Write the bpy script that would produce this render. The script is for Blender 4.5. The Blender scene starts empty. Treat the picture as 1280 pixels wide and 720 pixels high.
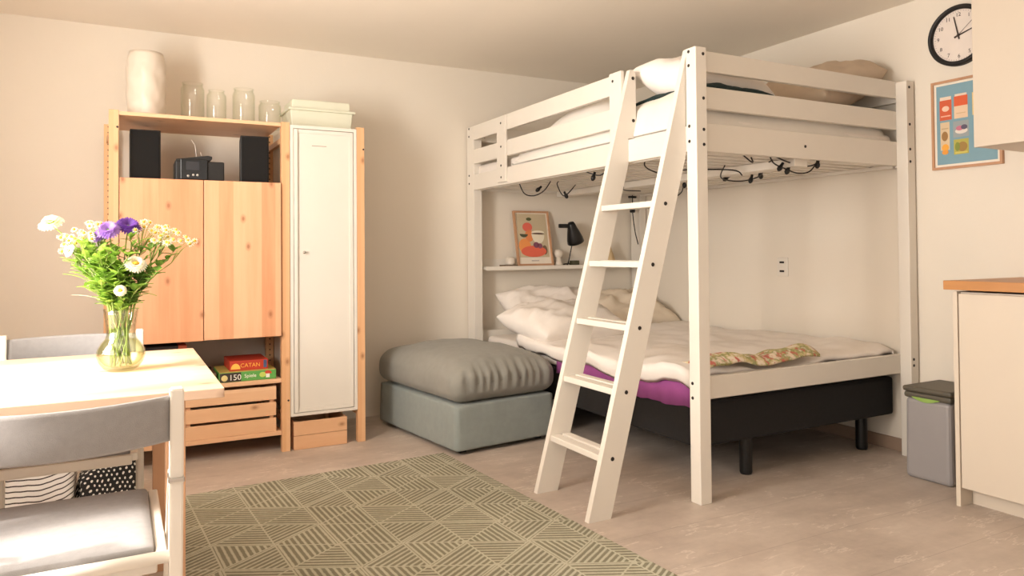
import bpy, bmesh, math, random
from mathutils import Vector, Matrix, noise
S = bpy.context.scene
COL = S.collection
PI = math.pi
R = math.radians
rnd = random.Random(7)

# ------------------------------------------------------------------ materials
def srgb(r, g, b):
    def f(c):
        c /= 255.0
        return c / 12.92 if c <= 0.04045 else ((c + 0.055) / 1.055) ** 2.4
    return (f(r), f(g), f(b), 1.0)

class NT:
    def __init__(self, name):
        self.m = bpy.data.materials.new(name)
        self.m.use_nodes = True
        self.t = self.m.node_tree
        self.b = next(n for n in self.t.nodes if n.type == 'BSDF_PRINCIPLED')
        self.out = next(n for n in self.t.nodes if n.type == 'OUTPUT_MATERIAL')
    def n(self, typ, **kw):
        x = self.t.nodes.new(typ)
        for k, v in kw.items():
            if k in x.inputs: x.inputs[k].default_value = v
            else: setattr(x, k, v)
        return x
    def l(self, a, b): self.t.links.new(a, b)
    def math(self, op, a, b=None, c=None):
        x = self.t.nodes.new('ShaderNodeMath'); x.operation = op
        for i, v in enumerate((a, b, c)):
            if v is None: continue
            if isinstance(v, (int, float)): x.inputs[i].default_value = v
            else: self.l(v, x.inputs[i])
        return x.outputs[0]
    def mix(self, fac, a, b):
        x = self.t.nodes.new('ShaderNodeMix'); x.data_type = 'RGBA'
        for i, v in ((0, fac), (6, a), (7, b)):
            if isinstance(v, (int, float, tuple)): x.inputs[i].default_value = v
            else: self.l(v, x.inputs[i])
        return x.outputs[2]
    def coord(self, which='Object', scale=(1, 1, 1)):
        tc = self.n('ShaderNodeTexCoord'); mp = self.n('ShaderNodeMapping')
        mp.inputs['Scale'].default_value = scale
        self.l(tc.outputs[which], mp.inputs['Vector'])
        return mp.outputs['Vector']
    def noise(self, vec, scale, detail=4, rough=.55):
        x = self.n('ShaderNodeTexNoise'); x.inputs['Scale'].default_value = scale
        x.inputs['Detail'].default_value = detail; x.inputs['Roughness'].default_value = rough
        self.l(vec, x.inputs['Vector']); return x.outputs['Fac']
    def ramp(self, fac, stops):
        x = self.n('ShaderNodeValToRGB'); e = x.color_ramp.elements
        while len(e) < len(stops): e.new(.5)
        for el, (p, c) in zip(e, stops): el.position = p; el.color = c if len(c) == 4 else (*c, 1)
        self.l(fac, x.inputs[0]); return x.outputs[0]
    def bump(self, h, strength=.2, dist=.01):
        x = self.n('ShaderNodeBump', Strength=strength, Distance=dist)
        self.l(h, x.inputs['Height']); self.l(x.outputs[0], self.b.inputs['Normal'])
    def base(self, c):
        if isinstance(c, tuple): self.b.inputs['Base Color'].default_value = c
        else: self.l(c, self.b.inputs['Base Color'])

def mat(name, col, rough=.5, var=.06, nscale=8, bump=0, bscale=60, metal=0, trans=0, spec=.5, sheen=0):
    n = NT(name)
    v = n.coord()
    f = n.noise(v, nscale)
    a = tuple(max(0, c * (1 - var)) for c in col[:3]) + (1,)
    b = tuple(min(1, c * (1 + var)) for c in col[:3]) + (1,)
    n.base(n.ramp(f, [(.3, a), (.7, b)]))
    n.b.inputs['Roughness'].default_value = rough
    n.b.inputs['Metallic'].default_value = metal
    n.b.inputs['Specular IOR Level'].default_value = spec
    if sheen: n.b.inputs['Sheen Weight'].default_value = sheen
    if trans: n.b.inputs['Transmission Weight'].default_value = trans
    if bump: n.bump(n.noise(v, bscale, 3), bump, .004)
    return n.m

def wood(name, light, dark, axis='z', plank=.075, knots=True, rough=.45):
    n = NT(name)
    st = {'z': (1, 1, .07), 'x': (.07, 1, 1), 'y': (1, .07, 1)}[axis]
    v = n.coord(scale=st)
    g = n.noise(v, 38, 5, .6)
    big = n.noise(v, 7, 2, .5)
    o = n.coord()
    sep = n.n('ShaderNodeSeparateXYZ'); n.l(o, sep.inputs[0])
    across = sep.outputs[0] if axis in 'zy' else sep.outputs[2]
    if axis == 'x': across = n.math('ADD', sep.outputs[1], sep.outputs[2])
    wn = n.n('ShaderNodeTexWhiteNoise'); wn.noise_dimensions = '1D'
    n.l(n.math('FLOOR', n.math('DIVIDE', across, plank)), wn.inputs['W'])
    f = n.math('ADD', n.math('MULTIPLY', g, .35), n.math('MULTIPLY', big, .4))
    f = n.math('ADD', f, n.math('MULTIPLY', wn.outputs[0], .35))
    c = n.ramp(f, [(.3, dark), (.78, light)])
    if knots:
        kc = n.n('ShaderNodeCombineXYZ')
        yz = n.math('ADD', sep.outputs[1], sep.outputs[2])
        if axis == 'z':
            n.l(n.math('ADD', sep.outputs[0], n.math('MULTIPLY', sep.outputs[1], .8)), kc.inputs[0]); n.l(n.math('MULTIPLY', sep.outputs[2], .6), kc.inputs[1])
        else:
            n.l(n.math('MULTIPLY', sep.outputs[0], .6), kc.inputs[0]); n.l(yz, kc.inputs[1])
        vo = n.n('ShaderNodeTexVoronoi'); vo.voronoi_dimensions = '2D'; vo.inputs['Scale'].default_value = 8.5
        n.l(kc.outputs[0], vo.inputs['Vector'])
        k = n.ramp(vo.outputs['Distance'], [(.035, (1, 1, 1, 1)), (.07, (.5, .5, .5, 1)), (.15, (0, 0, 0, 1))])
        sc_ = n.n('ShaderNodeSeparateColor'); n.l(vo.outputs['Color'], sc_.inputs[0])
        k = n.math('MULTIPLY', k, n.math('GREATER_THAN', sc_.outputs[0], .55))
        c = n.mix(n.math('MULTIPLY', k, .75), c, (dark[0] * .45, dark[1] * .33, dark[2] * .25, 1))
    n.base(c); n.b.inputs['Roughness'].default_value = rough
    n.bump(g, .08, .002)
    return n.m

def plain(name, col, rough=.5, metal=0):
    return mat(name, col, rough, .02, 20, 0, 60, metal)

M = {}
M['wall'] = mat('wall_paint', srgb(226, 217, 203), .9, .012, 2.2, .10, 120)
M['darkwall'] = mat('bounce_damping_wall', srgb(128, 120, 110), .9, .02, 2)  # made-up dark tone for the unseen front wall, to weaken bounced light
M['ceiling'] = mat('ceiling_paint', srgb(240, 232, 219), .95, .012, 2, .08, 90)
M['white'] = mat('white_lacquer', srgb(224, 217, 206), .38, .015, 5)
M['whitepanel'] = mat('white_foil', srgb(206, 193, 176), .45, .01, 3)
M['pine'] = wood('pine_vertical', srgb(232, 184, 144), srgb(212, 148, 106), 'z', .071)
M['pinex'] = wood('pine_horizontal', srgb(234, 194, 156), srgb(218, 168, 126), 'x', .3)
M['pinepost'] = wood('pine_post', srgb(230, 186, 142), srgb(216, 162, 116), 'z', .3)
M['pinetop'] = wood('birch_table', srgb(230, 202, 178), srgb(214, 178, 150), 'x', .09, True, .35)
M['pineleg'] = wood('pine_leg', srgb(214, 170, 132), srgb(196, 148, 112), 'z', .3)
M['oak'] = wood('oak_worktop', srgb(196, 140, 84), srgb(164, 108, 58), 'y', .06, False, .4)
M['black'] = mat('black_plastic', srgb(15, 14, 14), .5, .1, 30)
M['blackmetal'] = mat('black_metal', srgb(20, 19, 19), .35, .08, 30)
M['bolt'] = plain('bolt_cap', srgb(32, 24, 20), .6)
M['bedbase'] = mat('black_fabric', srgb(26, 23, 22), .95, .15, 60, .3, 400)
M['greyfabric'] = mat('grey_chair_fabric', srgb(150, 147, 146), .95, .05, 60, .35, 600)
M['ottoman'] = mat('grey_green_cotton', srgb(142, 149, 145), .95, .05, 25, .3, 500, sheen=.1)
M['cushion'] = mat('grey_cushion_cotton', srgb(140, 138, 130), .95, .05, 25, .3, 500, sheen=.1)
M['linen'] = mat('white_linen', srgb(238, 230, 222), .92, .02, 12, .12, 200)
M['linen2'] = mat('cream_linen', srgb(228, 214, 194), .92, .03, 12, .12, 200)
M['bluelinen'] = mat('pale_blue_linen', srgb(230, 224, 215), .92, .02, 12, .12, 200)
M['greylinen'] = mat('taupe_linen', srgb(196, 176, 154), .95, .05, 14, .2, 200)
M['purple'] = mat('purple_sheet', srgb(146, 72, 132), .9, .06, 14, .15, 200)
M['teal'] = mat('dark_teal', srgb(18, 40, 40), .9, .1, 14)
M['bin'] = mat('grey_bin_plastic', srgb(148, 143, 142), .45, .02, 10)
M['binlid'] = mat('dark_lid_plastic', srgb(84, 78, 66), .5, .04, 10)
M['green'] = plain('green_liner', srgb(140, 170, 84), .5)
M['box'] = mat('pale_green_box', srgb(212, 212, 192), .55, .02, 10)
M['ceramic'] = mat('white_glass', srgb(216, 205, 190), .4, .02, 10, .0)
M['silver'] = plain('brushed_steel', srgb(190, 186, 180), .3, 1.0)
M['dial'] = plain('clock_dial', srgb(226, 214, 204), .6)
M['ink'] = plain('dark_ink', srgb(58, 46, 40), .7)
M['wire'] = plain('black_wire', srgb(30, 25, 23), .5)
M['bark'] = wood('picture_frame_wood', srgb(206, 160, 124), srgb(180, 134, 100), 'z', .3, False)
M['skirting'] = mat('taupe_skirting', srgb(150, 126, 108), .6, .05, 10)
M['leaf'] = None

def leafmat(name, col, col2):
    n = NT(name); v = n.coord(); f = n.noise(v, 40, 3)
    c = n.ramp(f, [(.3, col), (.7, col2)])
    n.base(c); n.b.inputs['Roughness'].default_value = .5
    tr = n.n('ShaderNodeBsdfTranslucent'); n.l(c, tr.inputs['Color'])
    mx = n.n('ShaderNodeMixShader'); mx.inputs[0].default_value = .4
    n.l(n.b.outputs[0], mx.inputs[1]); n.l(tr.outputs[0], mx.inputs[2]); n.l(mx.outputs[0], n.out.inputs['Surface'])
    return n.m
M['leaf'] = leafmat('fresh_leaf', srgb(130, 172, 56), srgb(170, 202, 92))
M['leafdark'] = leafmat('dark_leaf', srgb(92, 136, 48), srgb(126, 166, 66))
M['stem'] = leafmat('green_stem', srgb(150, 176, 84), srgb(176, 196, 110))
M['petwhite'] = leafmat('cream_petal', srgb(240, 236, 214), srgb(250, 246, 232))
M['petgreen'] = leafmat('lime_white_petal', srgb(228, 236, 190), srgb(246, 248, 226))
M['petpurple'] = leafmat('deep_purple_petal', srgb(92, 46, 140), srgb(124, 72, 172))
M['petlilac'] = leafmat('lilac_petal', srgb(150, 104, 190), srgb(182, 142, 212))
M['yellow'] = plain('yellow_centre', srgb(224, 180, 60), .8)
M['lime'] = plain('lime_centre', srgb(190, 200, 90), .8)

def glass(name, tint, gloss=.12, edge=.6, tintedge=None):
    n = NT(name)
    tr = n.n('ShaderNodeBsdfTransparent')
    gl = n.n('ShaderNodeBsdfGlossy'); gl.inputs['Roughness'].default_value = .03
    lw = n.n('ShaderNodeLayerWeight'); lw.inputs['Blend'].default_value = .35
    c = n.mix(lw.outputs['Facing'], tint, tintedge or tuple(x * .72 for x in tint[:3]) + (1,))
    n.l(c, tr.inputs['Color'])
    f = n.math('ADD', n.math('MULTIPLY', n.math('POWER', lw.outputs['Facing'], 3), edge), gloss * .5)
    mx = n.n('ShaderNodeMixShader'); n.l(f, mx.inputs[0])
    n.l(tr.outputs[0], mx.inputs[1]); n.l(gl.outputs[0], mx.inputs[2]); n.l(mx.outputs[0], n.out.inputs['Surface'])
    return n.m
M['jar'] = glass('jar_glass', (.995, .997, .99, 1), .05, .25, (.88, .90, .84, 1))
M['vase'] = glass('vase_glass', (.97, .98, .95, 1), .14, .5, (.80, .82, .72, 1))
M['water'] = glass('vase_water', (.95, .95, .82, 1), .06, .2, (.80, .80, .55, 1))
M['pane'] = glass('window_glass', (1, 1, 1, 1), .05, .3, (.97, .97, .97, 1))
M['picglass'] = None

def floor_mat():
    n = NT('stone_look_vinyl'); o = n.coord()
    big = n.noise(o, 2.2, 5, .6); fine = n.noise(o, 22, 5, .7)
    st = n.coord(scale=(1, 3.5, 1)); streak = n.noise(st, 3.2, 6, .65)
    f = n.math('ADD', n.math('MULTIPLY', big, .5), n.math('ADD', n.math('MULTIPLY', fine, .22), n.math('MULTIPLY', streak, .35)))
    c = n.ramp(f, [(.34, srgb(160, 146, 134)), (.55, srgb(188, 173, 160)), (.74, srgb(208, 194, 181))])
    # pale scratch-like veins
    rot = n.n('ShaderNodeMapping'); rot.inputs['Rotation'].default_value = (0, 0, R(-18)); rot.inputs['Scale'].default_value = (1, 5, 1)
    n.l(o, rot.inputs['Vector'])
    vn = n.noise(rot.outputs[0], 2.6, 5, .6)
    vein = n.math('SUBTRACT', 1.0, n.math('MULTIPLY', n.math('ABSOLUTE', n.math('SUBTRACT', vn, .5)), 60))
    vein = n.math('MULTIPLY', n.math('MAXIMUM', vein, 0), n.math('GREATER_THAN', n.noise(o, 4.5, 2), .53))
    c = n.mix(n.math('MULTIPLY', vein, .45), c, srgb(232, 220, 208))
    # plank joints
    sep = n.n('ShaderNodeSeparateXYZ'); n.l(o, sep.inputs[0])
    j = n.math('LESS_THAN', n.math('PINGPONG', n.math('ADD', sep.outputs[1], 20.03), .16), .0012)
    c = n.mix(n.math('MULTIPLY', j, .35), c, srgb(96, 82, 72))
    n.base(c)
    n.l(n.math('ADD', n.math('MULTIPLY', fine, .2), .38), n.b.inputs['Roughness'])
    n.bump(fine, .06, .002)
    return n.m
M['floor'] = floor_mat()

def rug_mat():
    n = NT('triangle_weave_rug'); o = n.coord()
    s = .232
    sep = n.n('ShaderNodeSeparateXYZ'); n.l(o, sep.inputs[0])
    x = n.math('ADD', sep.outputs[0], 10 * s * .8660254 + .02); y = n.math('ADD', sep.outputs[1], 20 * s + .06)
    i = n.math('DIVIDE', x, s * .8660254)
    j = n.math('SUBTRACT', n.math('DIVIDE', y, s), n.math('MULTIPLY', i, .5))
    fi, fj = n.math('FRACT', i), n.math('FRACT', j)
    up = n.math('GREATER_THAN', n.math('ADD', fi, fj), 1.0)
    cv = n.n('ShaderNodeCombineXYZ')
    n.l(n.math('FLOOR', i), cv.inputs[0]); n.l(n.math('FLOOR', j), cv.inputs[1]); n.l(up, cv.inputs[2])
    wn = n.n('ShaderNodeTexWhiteNoise'); wn.noise_dimensions = '3D'; n.l(cv.outputs[0], wn.inputs['Vector'])
    k = n.math('MULTIPLY', wn.outputs[0], 3.0)
    is0 = n.math('LESS_THAN', k, .9)
    is2 = n.math('GREATER_THAN', k, 1.9)
    is1 = n.math('SUBTRACT', n.math('SUBTRACT', 1.0, is0), is2)
    d0 = x
    d1 = n.math('ADD', n.math('MULTIPLY', x, -.5), n.math('MULTIPLY', y, .8660254))
    d2 = n.math('ADD', n.math('MULTIPLY', x, .5), n.math('MULTIPLY', y, .8660254))
    d = n.math('ADD', n.math('ADD', n.math('MULTIPLY', d0, is0), n.math('MULTIPLY', d1, is1)), n.math('MULTIPLY', d2, is2))
    per = s * .8660254 / 9
    w = n.math('PINGPONG', n.math('DIVIDE', d, per), .5)      # 0..0.5
    w = n.math('ADD', w, n.math('MULTIPLY', n.math('SUBTRACT', n.noise(o, 60, 3), .5), .25))
    stripe = n.ramp(w, [(.20, (0, 0, 0, 1)), (.36, (1, 1, 1, 1))])
    # lattice lines
    e1 = n.math('PINGPONG', i, .5); e2 = n.math('PINGPONG', j, .5); e3 = n.math('PINGPONG', n.math('ADD', fi, fj), .5)
    e = n.math('MINIMUM', n.math('MINIMUM', e1, e2), e3)
    line = n.math('LESS_THAN', e, .017)
    h = n.math('MAXIMUM', stripe, line)
    pile = n.noise(o, 260, 2)
    patch = n.noise(o, 3.5, 3)
    tone = n.math('ADD', n.math('MULTIPLY', pile, .35), n.math('MULTIPLY', patch, .5))
    hi = n.ramp(tone, [(.25, srgb(172, 168, 148)), (.65, srgb(194, 190, 170))])
    lo = n.ramp(tone, [(.25, srgb(120, 116, 98)), (.65, srgb(142, 138, 118))])
    n.base(n.mix(h, lo, hi)); n.b.inputs['Roughness'].default_value = 1.0
    n.b.inputs['Specular IOR Level'].default_value = .1
    n.bump(n.math('ADD', n.math('MULTIPLY', h, .8), n.math('MULTIPLY', pile, .5)), .5, .006)
    return n.m
M['rug'] = rug_mat()

def striped_mat():
    n = NT('striped_cotton'); o = n.coord()
    sep = n.n('ShaderNodeSeparateXYZ'); n.l(o, sep.inputs[0])
    wob = n.noise(n.coord(scale=(6, 1, .4)), 1.4, 2)
    xb = n.math('MULTIPLY', n.math('POWER', n.math('MAXIMUM', n.math('ADD', sep.outputs[0], .02), 0), 2), 1.9)
    z = n.math('SUBTRACT', n.math('ADD', sep.outputs[2], n.math('MULTIPLY', wob, .03)), xb)
    w = n.math('FRACT', n.math('ADD', n.math('DIVIDE', z, .022), 5))
    st = n.math('LESS_THAN', w, .24)
    n.base(n.mix(st, srgb(236, 232, 228), srgb(66, 58, 54))); n.b.inputs['Roughness'].default_value = .95
    n.bump(n.noise(o, 14, 3), .3, .01)
    return n.m
M['striped'] = striped_mat()

def dotted_mat():
    n = NT('dotted_cotton'); o = n.coord()
    sep = n.n('ShaderNodeSeparateXYZ'); n.l(o, sep.inputs[0])
    wob = n.math('MULTIPLY', n.math('SUBTRACT', n.noise(o, 9, 2), .5), .05)
    gx = n.math('DIVIDE', n.math('ADD', n.math('ADD', sep.outputs[0], wob), 5), .022)
    gz = n.math('DIVIDE', n.math('ADD', n.math('ADD', n.math('ADD', sep.outputs[2], n.math('MULTIPLY', sep.outputs[1], .7)), wob), 5), .019)
    gx = n.math('ADD', gx, n.math('MULTIPLY', n.math('FLOOR', gz), .5))
    dx = n.math('SUBTRACT', n.math('FRACT', gx), .5); dz = n.math('SUBTRACT', n.math('FRACT', gz), .5)
    d = n.math('LESS_THAN', n.math('SQRT', n.math('ADD', n.math('MULTIPLY', dx, dx), n.math('MULTIPLY', n.math('MULTIPLY', dz, dz), .45))), .19)
    n.base(n.mix(d, srgb(30, 27, 26), srgb(226, 222, 214))); n.b.inputs['Roughness'].default_value = .9
    n.bump(n.noise(o, 18, 3), .3, .01)
    return n.m
M['dotted'] = dotted_mat()

def floral_mat():
    n = NT('floral_cotton'); o = n.coord()
    a = n.noise(o, 16, 3); b = n.noise(n.coord(scale=(1.2, .9, 1)), 21, 2)
    c = n.ramp(a, [(.40, srgb(232, 218, 196)), (.47, srgb(206, 190, 140)), (.54, srgb(150, 152, 96)), (.62, srgb(228, 212, 190))])
    p = n.ramp(b, [(.56, (0, 0, 0, 1)), (.63, (1, 1, 1, 1))])
    n.base(n.mix(p, c, srgb(196, 112, 96))); n.b.inputs['Roughness'].default_value = .92
    return n.m
M['floral'] = floral_mat()

def peg_mat():
    n = NT('pine_with_peg_holes'); o = n.coord()
    v = n.coord(scale=(1, 1, .07)); g = n.noise(v, 38, 5, .6)
    c = n.ramp(g, [(.3, srgb(222, 168, 116)), (.72, srgb(240, 198, 148))])
    sep = n.n('ShaderNodeSeparateXYZ'); n.l(o, sep.inputs[0])
    dz = n.math('SUBTRACT', n.math('FRACT', n.math('DIVIDE', sep.outputs[2], .032)), .5)
    dz = n.math('MULTIPLY', dz, .032)
    m = n.math('MINIMUM', n.math('ABSOLUTE', sep.outputs[0]), n.math('ABSOLUTE', sep.outputs[1]))
    d = n.math('SQRT', n.math('ADD', n.math('MULTIPLY', dz, dz), n.math('MULTIPLY', m, m)))
    c = n.mix(n.math('LESS_THAN', d, .0045), c, srgb(96, 62, 36))
    n.base(c); n.b.inputs['Roughness'].default_value = .5
    return n.m
M['peg'] = peg_mat()

# ------------------------------------------------------------------ mesh helpers
def box(bm, x0, x1, y0, y1, z0, z1, bev=0.0, seg=2, rot=None):
    r = bmesh.ops.create_cube(bm, size=1)
    vs = r['verts']
    for v in vs:
        v.co = Vector((x0 + (v.co.x + .5) * (x1 - x0), y0 + (v.co.y + .5) * (y1 - y0), z0 + (v.co.z + .5) * (z1 - z0)))
    if bev > 0:
        es = list({e for v in vs for e in v.link_edges})
        r2 = bmesh.ops.bevel(bm, geom=es, offset=bev, segments=seg, affect='EDGES', profile=.5)
        vs = r2['verts'] if rot is None else list({v for f in r2['faces'] for v in f.verts} | set(v for v in vs if v.is_valid))
    if rot is not None:
        bmesh.ops.transform(bm, matrix=rot, verts=[v for v in vs if v.is_valid])
    return bm

def nb(): return bmesh.new()

def bx(*a, **k): return box(nb(), *a, **k)

def tube(bm, pts, rad, seg=8, cap=True):
    pts = [Vector(p) for p in pts]
    rads = rad if isinstance(rad, (list, tuple)) else [rad] * len(pts)
    rings = []
    up = None
    for i, p in enumerate(pts):
        t = (pts[min(i + 1, len(pts) - 1)] - pts[max(i - 1, 0)]).normalized()
        if up is None:
            up = Vector((0, 0, 1)) if abs(t.z) < .9 else Vector((1, 0, 0))
        a = t.cross(up)
        if a.length < 1e-4: a = t.cross(Vector((1, 0, 0)))
        a.normalize(); b = a.cross(t).normalized(); up = b
        rings.append([bm.verts.new(p + rads[i] * (math.cos(2 * PI * k / seg) * a + math.sin(2 * PI * k / seg) * b)) for k in range(seg)])
    for r0, r1 in zip(rings, rings[1:]):
        for k in range(seg):
            bm.faces.new((r0[k], r0[(k + 1) % seg], r1[(k + 1) % seg], r1[k]))
    if cap:
        bm.faces.new(rings[0][::-1]); bm.faces.new(rings[-1])
    return bm

def lathe(bm, prof, c=(0, 0, 0), seg=40, closed=True, axis='z'):
    rings = []
    for r, z in prof:
        if r < 1e-5:
            rings.append([bm.verts.new((0, 0, z))])
        else:
            rings.append([bm.verts.new((r * math.cos(2 * PI * k / seg), r * math.sin(2 * PI * k / seg), z)) for k in range(seg)])
    for a, b in zip(rings, rings[1:]):
        for k in range(seg):
            k2 = (k + 1) % seg
            if len(a) == 1 and len(b) == 1: continue
            if len(a) == 1: bm.faces.new((a[0], b[k2], b[k]))
            elif len(b) == 1: bm.faces.new((a[k], a[k2], b[0]))
            else: bm.faces.new((a[k], a[k2], b[k2], b[k]))
    m = Matrix.Translation(c)
    if axis == '-x': m = m @ Matrix.Rotation(-PI / 2, 4, 'Y')
    if axis == '-y': m = m @ Matrix.Rotation(PI / 2, 4, 'X')
    bmesh.ops.transform(bm, matrix=m, verts=[v for r in rings for v in r])
    return bm

def ball(bm, c, r, sc=(1, 1, 1), seg=16, rings=10):
    x = bmesh.ops.create_uvsphere(bm, u_segments=seg, v_segments=rings, radius=1)
    for v in x['verts']: v.co = Vector((c[0] + v.co.x * r * sc[0], c[1] + v.co.y * r * sc[1], c[2] + v.co.z * r * sc[2]))
    return bm

def prism(bm, poly, off):
    a = [bm.verts.new(Vector(p)) for p in poly]; b = [bm.verts.new(Vector(p) + Vector(off)) for p in poly]
    n = len(poly)
    bm.faces.new(a[::-1]); bm.faces.new(b)
    for i in range(n): bm.faces.new((a[i], a[(i + 1) % n], b[(i + 1) % n], b[i]))
    return bm

def nz(x, y, z, s): return noise.noise(Vector((x * s, y * s, z * s)))

def obj(name, bm, m, root=None, parent=None, smooth=False, loc=None):
    """links one mesh object; geometry is given in world coordinates (or in the thing's own, when the thing sits at the origin)"""
    me = bpy.data.meshes.new(name)
    bmesh.ops.recalc_face_normals(bm, faces=bm.faces[:])
    if root is not None:
        bmesh.ops.transform(bm, matrix=mw(root).inverted(), verts=bm.verts[:])
    if loc is not None:
        bmesh.ops.translate(bm, vec=-Vector(loc), verts=bm.verts[:])
    bm.to_mesh(me); bm.free()
    if isinstance(m, (list, tuple)):
        for x in m: me.materials.append(x)
    else: me.materials.append(m)
    o = bpy.data.objects.new(name, me); COL.objects.link(o)
    if smooth:
        for p in me.polygons: p.use_smooth = True
    if loc is not None: o.location = loc
    if parent is not None: o.parent = parent
    elif root is not None: o.parent = root
    return o

def mw(root): return Matrix.Translation(root.location) @ root.rotation_euler.to_matrix().to_4x4()

def tag(o, label, cat, group=None, kind=None):
    o['label'] = label; o['category'] = cat
    if group: o['group'] = group
    if kind: o['kind'] = kind
    return o

def thing(name, label, cat, loc=(0, 0, 0), rz=0, group=None):
    o = bpy.data.objects.new(name, None); COL.objects.link(o)
    o.empty_display_size = .05
    o.location = loc; o.rotation_euler = (0, 0, rz)
    return tag(o, label, cat, group)

def single(name, bm, m, label, cat, loc=(0, 0, 0), group=None, smooth=False):
    o = obj(name, bm, m, loc=loc, smooth=smooth)
    return tag(o, label, cat, group)

def struct(name, bm, m):
    o = obj(name, bm, m); o['kind'] = 'structure'; return o

def copy_tree(o, parent=None):
    c = o.copy(); COL.objects.link(c)
    if parent is not None: c.parent = parent
    for ch in list(o.children): copy_tree(ch, c)
    return c

def subsurf(o, lv=2):
    m = o.modifiers.new('Subdivision', 'SUBSURF'); m.levels = lv; m.render_levels = lv
    return o

def text_bm(s, size, mtx, depth=.0006, align='CENTER'):
    cu = bpy.data.curves.new('lettering', 'FONT'); cu.body = s; cu.size = size; cu.extrude = depth
    cu.align_x = align; cu.align_y = 'CENTER'; cu.resolution_u = 3
    o = bpy.data.objects.new('lettering', cu); COL.objects.link(o)
    bpy.context.view_layer.update()
    dg = bpy.context.evaluated_depsgraph_get()
    me = bpy.data.meshes.new_from_object(o.evaluated_get(dg))
    bm = nb(); bm.from_mesh(me)
    bpy.data.objects.remove(o); bpy.data.curves.remove(cu); bpy.data.meshes.remove(me)
    bmesh.ops.transform(bm, matrix=mtx, verts=bm.verts[:])
    return bm

def face_minus_y(x, y, z): return Matrix.Translation((x, y, z)) @ Matrix.Rotation(PI / 2, 4, 'X')
def face_minus_x(x, y, z): return Matrix.Translation((x, y, z)) @ Matrix.Rotation(-PI / 2, 4, 'Z') @ Matrix.Rotation(PI / 2, 4, 'X')

# ------------------------------------------------------------------ camera
cam = bpy.data.cameras.new('camera'); co = bpy.data.objects.new('camera', cam); COL.objects.link(co)
def cam_basis(yaw, pitch, roll):
    cy, sy, cp, sp = math.cos(yaw), math.sin(yaw), math.cos(pitch), math.sin(pitch)
    f = Vector((sy * cp, cy * cp, sp)); r = Vector((cy, -sy, 0)); u = r.cross(f)
    return r * math.cos(roll) + u * math.sin(roll), u * math.cos(roll) - r * math.sin(roll), f
r_, u_, f_ = cam_basis(.4919, .0177, -.0081)
mx = Matrix((r_, u_, -f_)).transposed().to_4x4(); mx.translation = Vector((-3.6529, -4.6567, 1.0766))
co.matrix_world = mx
cam.sensor_width = 36; cam.lens = 916.41 / 1280 * 36; cam.shift_y = -62.55 / 1280
cam.clip_start = .05
S.camera = co

# ------------------------------------------------------------------ room
H = 2.364
XL, YF, YB = -4.75, -6.3, .04
struct('floor', bx(XL - .2, .2, YF - .2, YB + .2, -.1, 0), M['floor'])
struct('ceiling', bx(XL - .2, .2, YF - .2, YB + .2, H, H + .1), M['ceiling'])
struct('wall_back', bx(XL - .2, .2, YB, YB + .2, 0, H), M['wall'])
struct('wall_right', bx(0, .2, YF - .2, YB, 0, H), M['wall'])
def holed_wall(name, mk, lo, hi, wins, m):
    bm = nb(); prev = lo
    for a, b, z0, z1 in wins:
        mk(bm, prev, a, 0, H); mk(bm, a, b, 0, z0); mk(bm, a, b, z1, H); prev = b
    mk(bm, prev, hi, 0, H)
    return struct(name, bm, m)
LW = (-2.95, -2.13, .80, 2.21)
LW2 = (-3.85, -2.965, .80, 1.9)  # added lower opening, out of view: lets sun onto the seat, not the rug
LW3 = (-6.1, -4.5, .05, 2.2)  # added opening behind the camera, so sun on the floor bounces to the ceiling
holed_wall('wall_left', lambda bm, a, b, c, d: box(bm, XL - .1, XL, a, b, c, d) if d > c and b > a else None, YF - .2, YB, [LW3, LW2, LW], M['wall'])
FW = (-3.6, -1.4, .5, 2.25)  # added rear opening, out of view, for weak fill light
holed_wall('wall_front', lambda bm, a, b, c, d: box(bm, a, b, YF - .2, YF, c, d) if d > c and b > a else None, XL, 0, [FW], M['darkwall'])
def window(name, horiz, a, b, z0, z1, at):
    bm = nb(); t = .05
    def bar(p0, p1, q0, q1):
        if horiz: box(bm, p0, p1, at - .03, at + .03, q0, q1)
        else: box(bm, at - .03, at + .03, p0, p1, q0, q1)
    bar(a, a + t, z0, z1); bar(b - t, b, z0, z1); bar(a, b, z0, z0 + t); bar(a, b, z1 - t, z1)
    w = obj(name, bm, M['white']); w['kind'] = 'structure'
    if horiz: p = bx(a + t, b - t, at - .003, at + .003, z0 + t, z1 - t)
    else: p = bx(at - .003, at + .003, a + t, b - t, z0 + t, z1 - t)
    g = obj('pane', p, M['pane'], parent=w)
window('window_1', False, LW[0], LW[1], LW[2], LW[3], XL - .07)
window('ceiling_bounce_window', False, LW3[0], LW3[1], LW3[2], LW3[3], XL - .07)
window('added_seat_window', False, LW2[0], LW2[1], LW2[2], LW2[3], XL - .07)
window('rear_fill_window', True, FW[0], FW[1], FW[2], FW[3], YF - .12)
struct('baseboard_right', bx(-.014, 0, YF, YB, 0, .068, bev=.003), M['skirting'])

# ------------------------------------------------------------------ loft bed
BX0, BX1 = -1.499, -.0105          # outer faces in x
BY0, BY1 = -2.298, .025            # outer faces in y
P = .0615
bed = thing('loft_bed', 'tall white wooden loft bed on four posts in the room corner', 'loft bed', (-.755, -1.14, 0))
def post(x0, y0, y1):
    obj('post', bx(x0, x0 + P, y0, y1, 0, 1.9415, bev=.003), M['white'], bed)
post(BX0, BY0, BY0 + P); post(BX1 - P, BY0, BY0 + P); post(BX0, -.087, BY1); post(BX1 - P, -.087, BY1)
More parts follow.
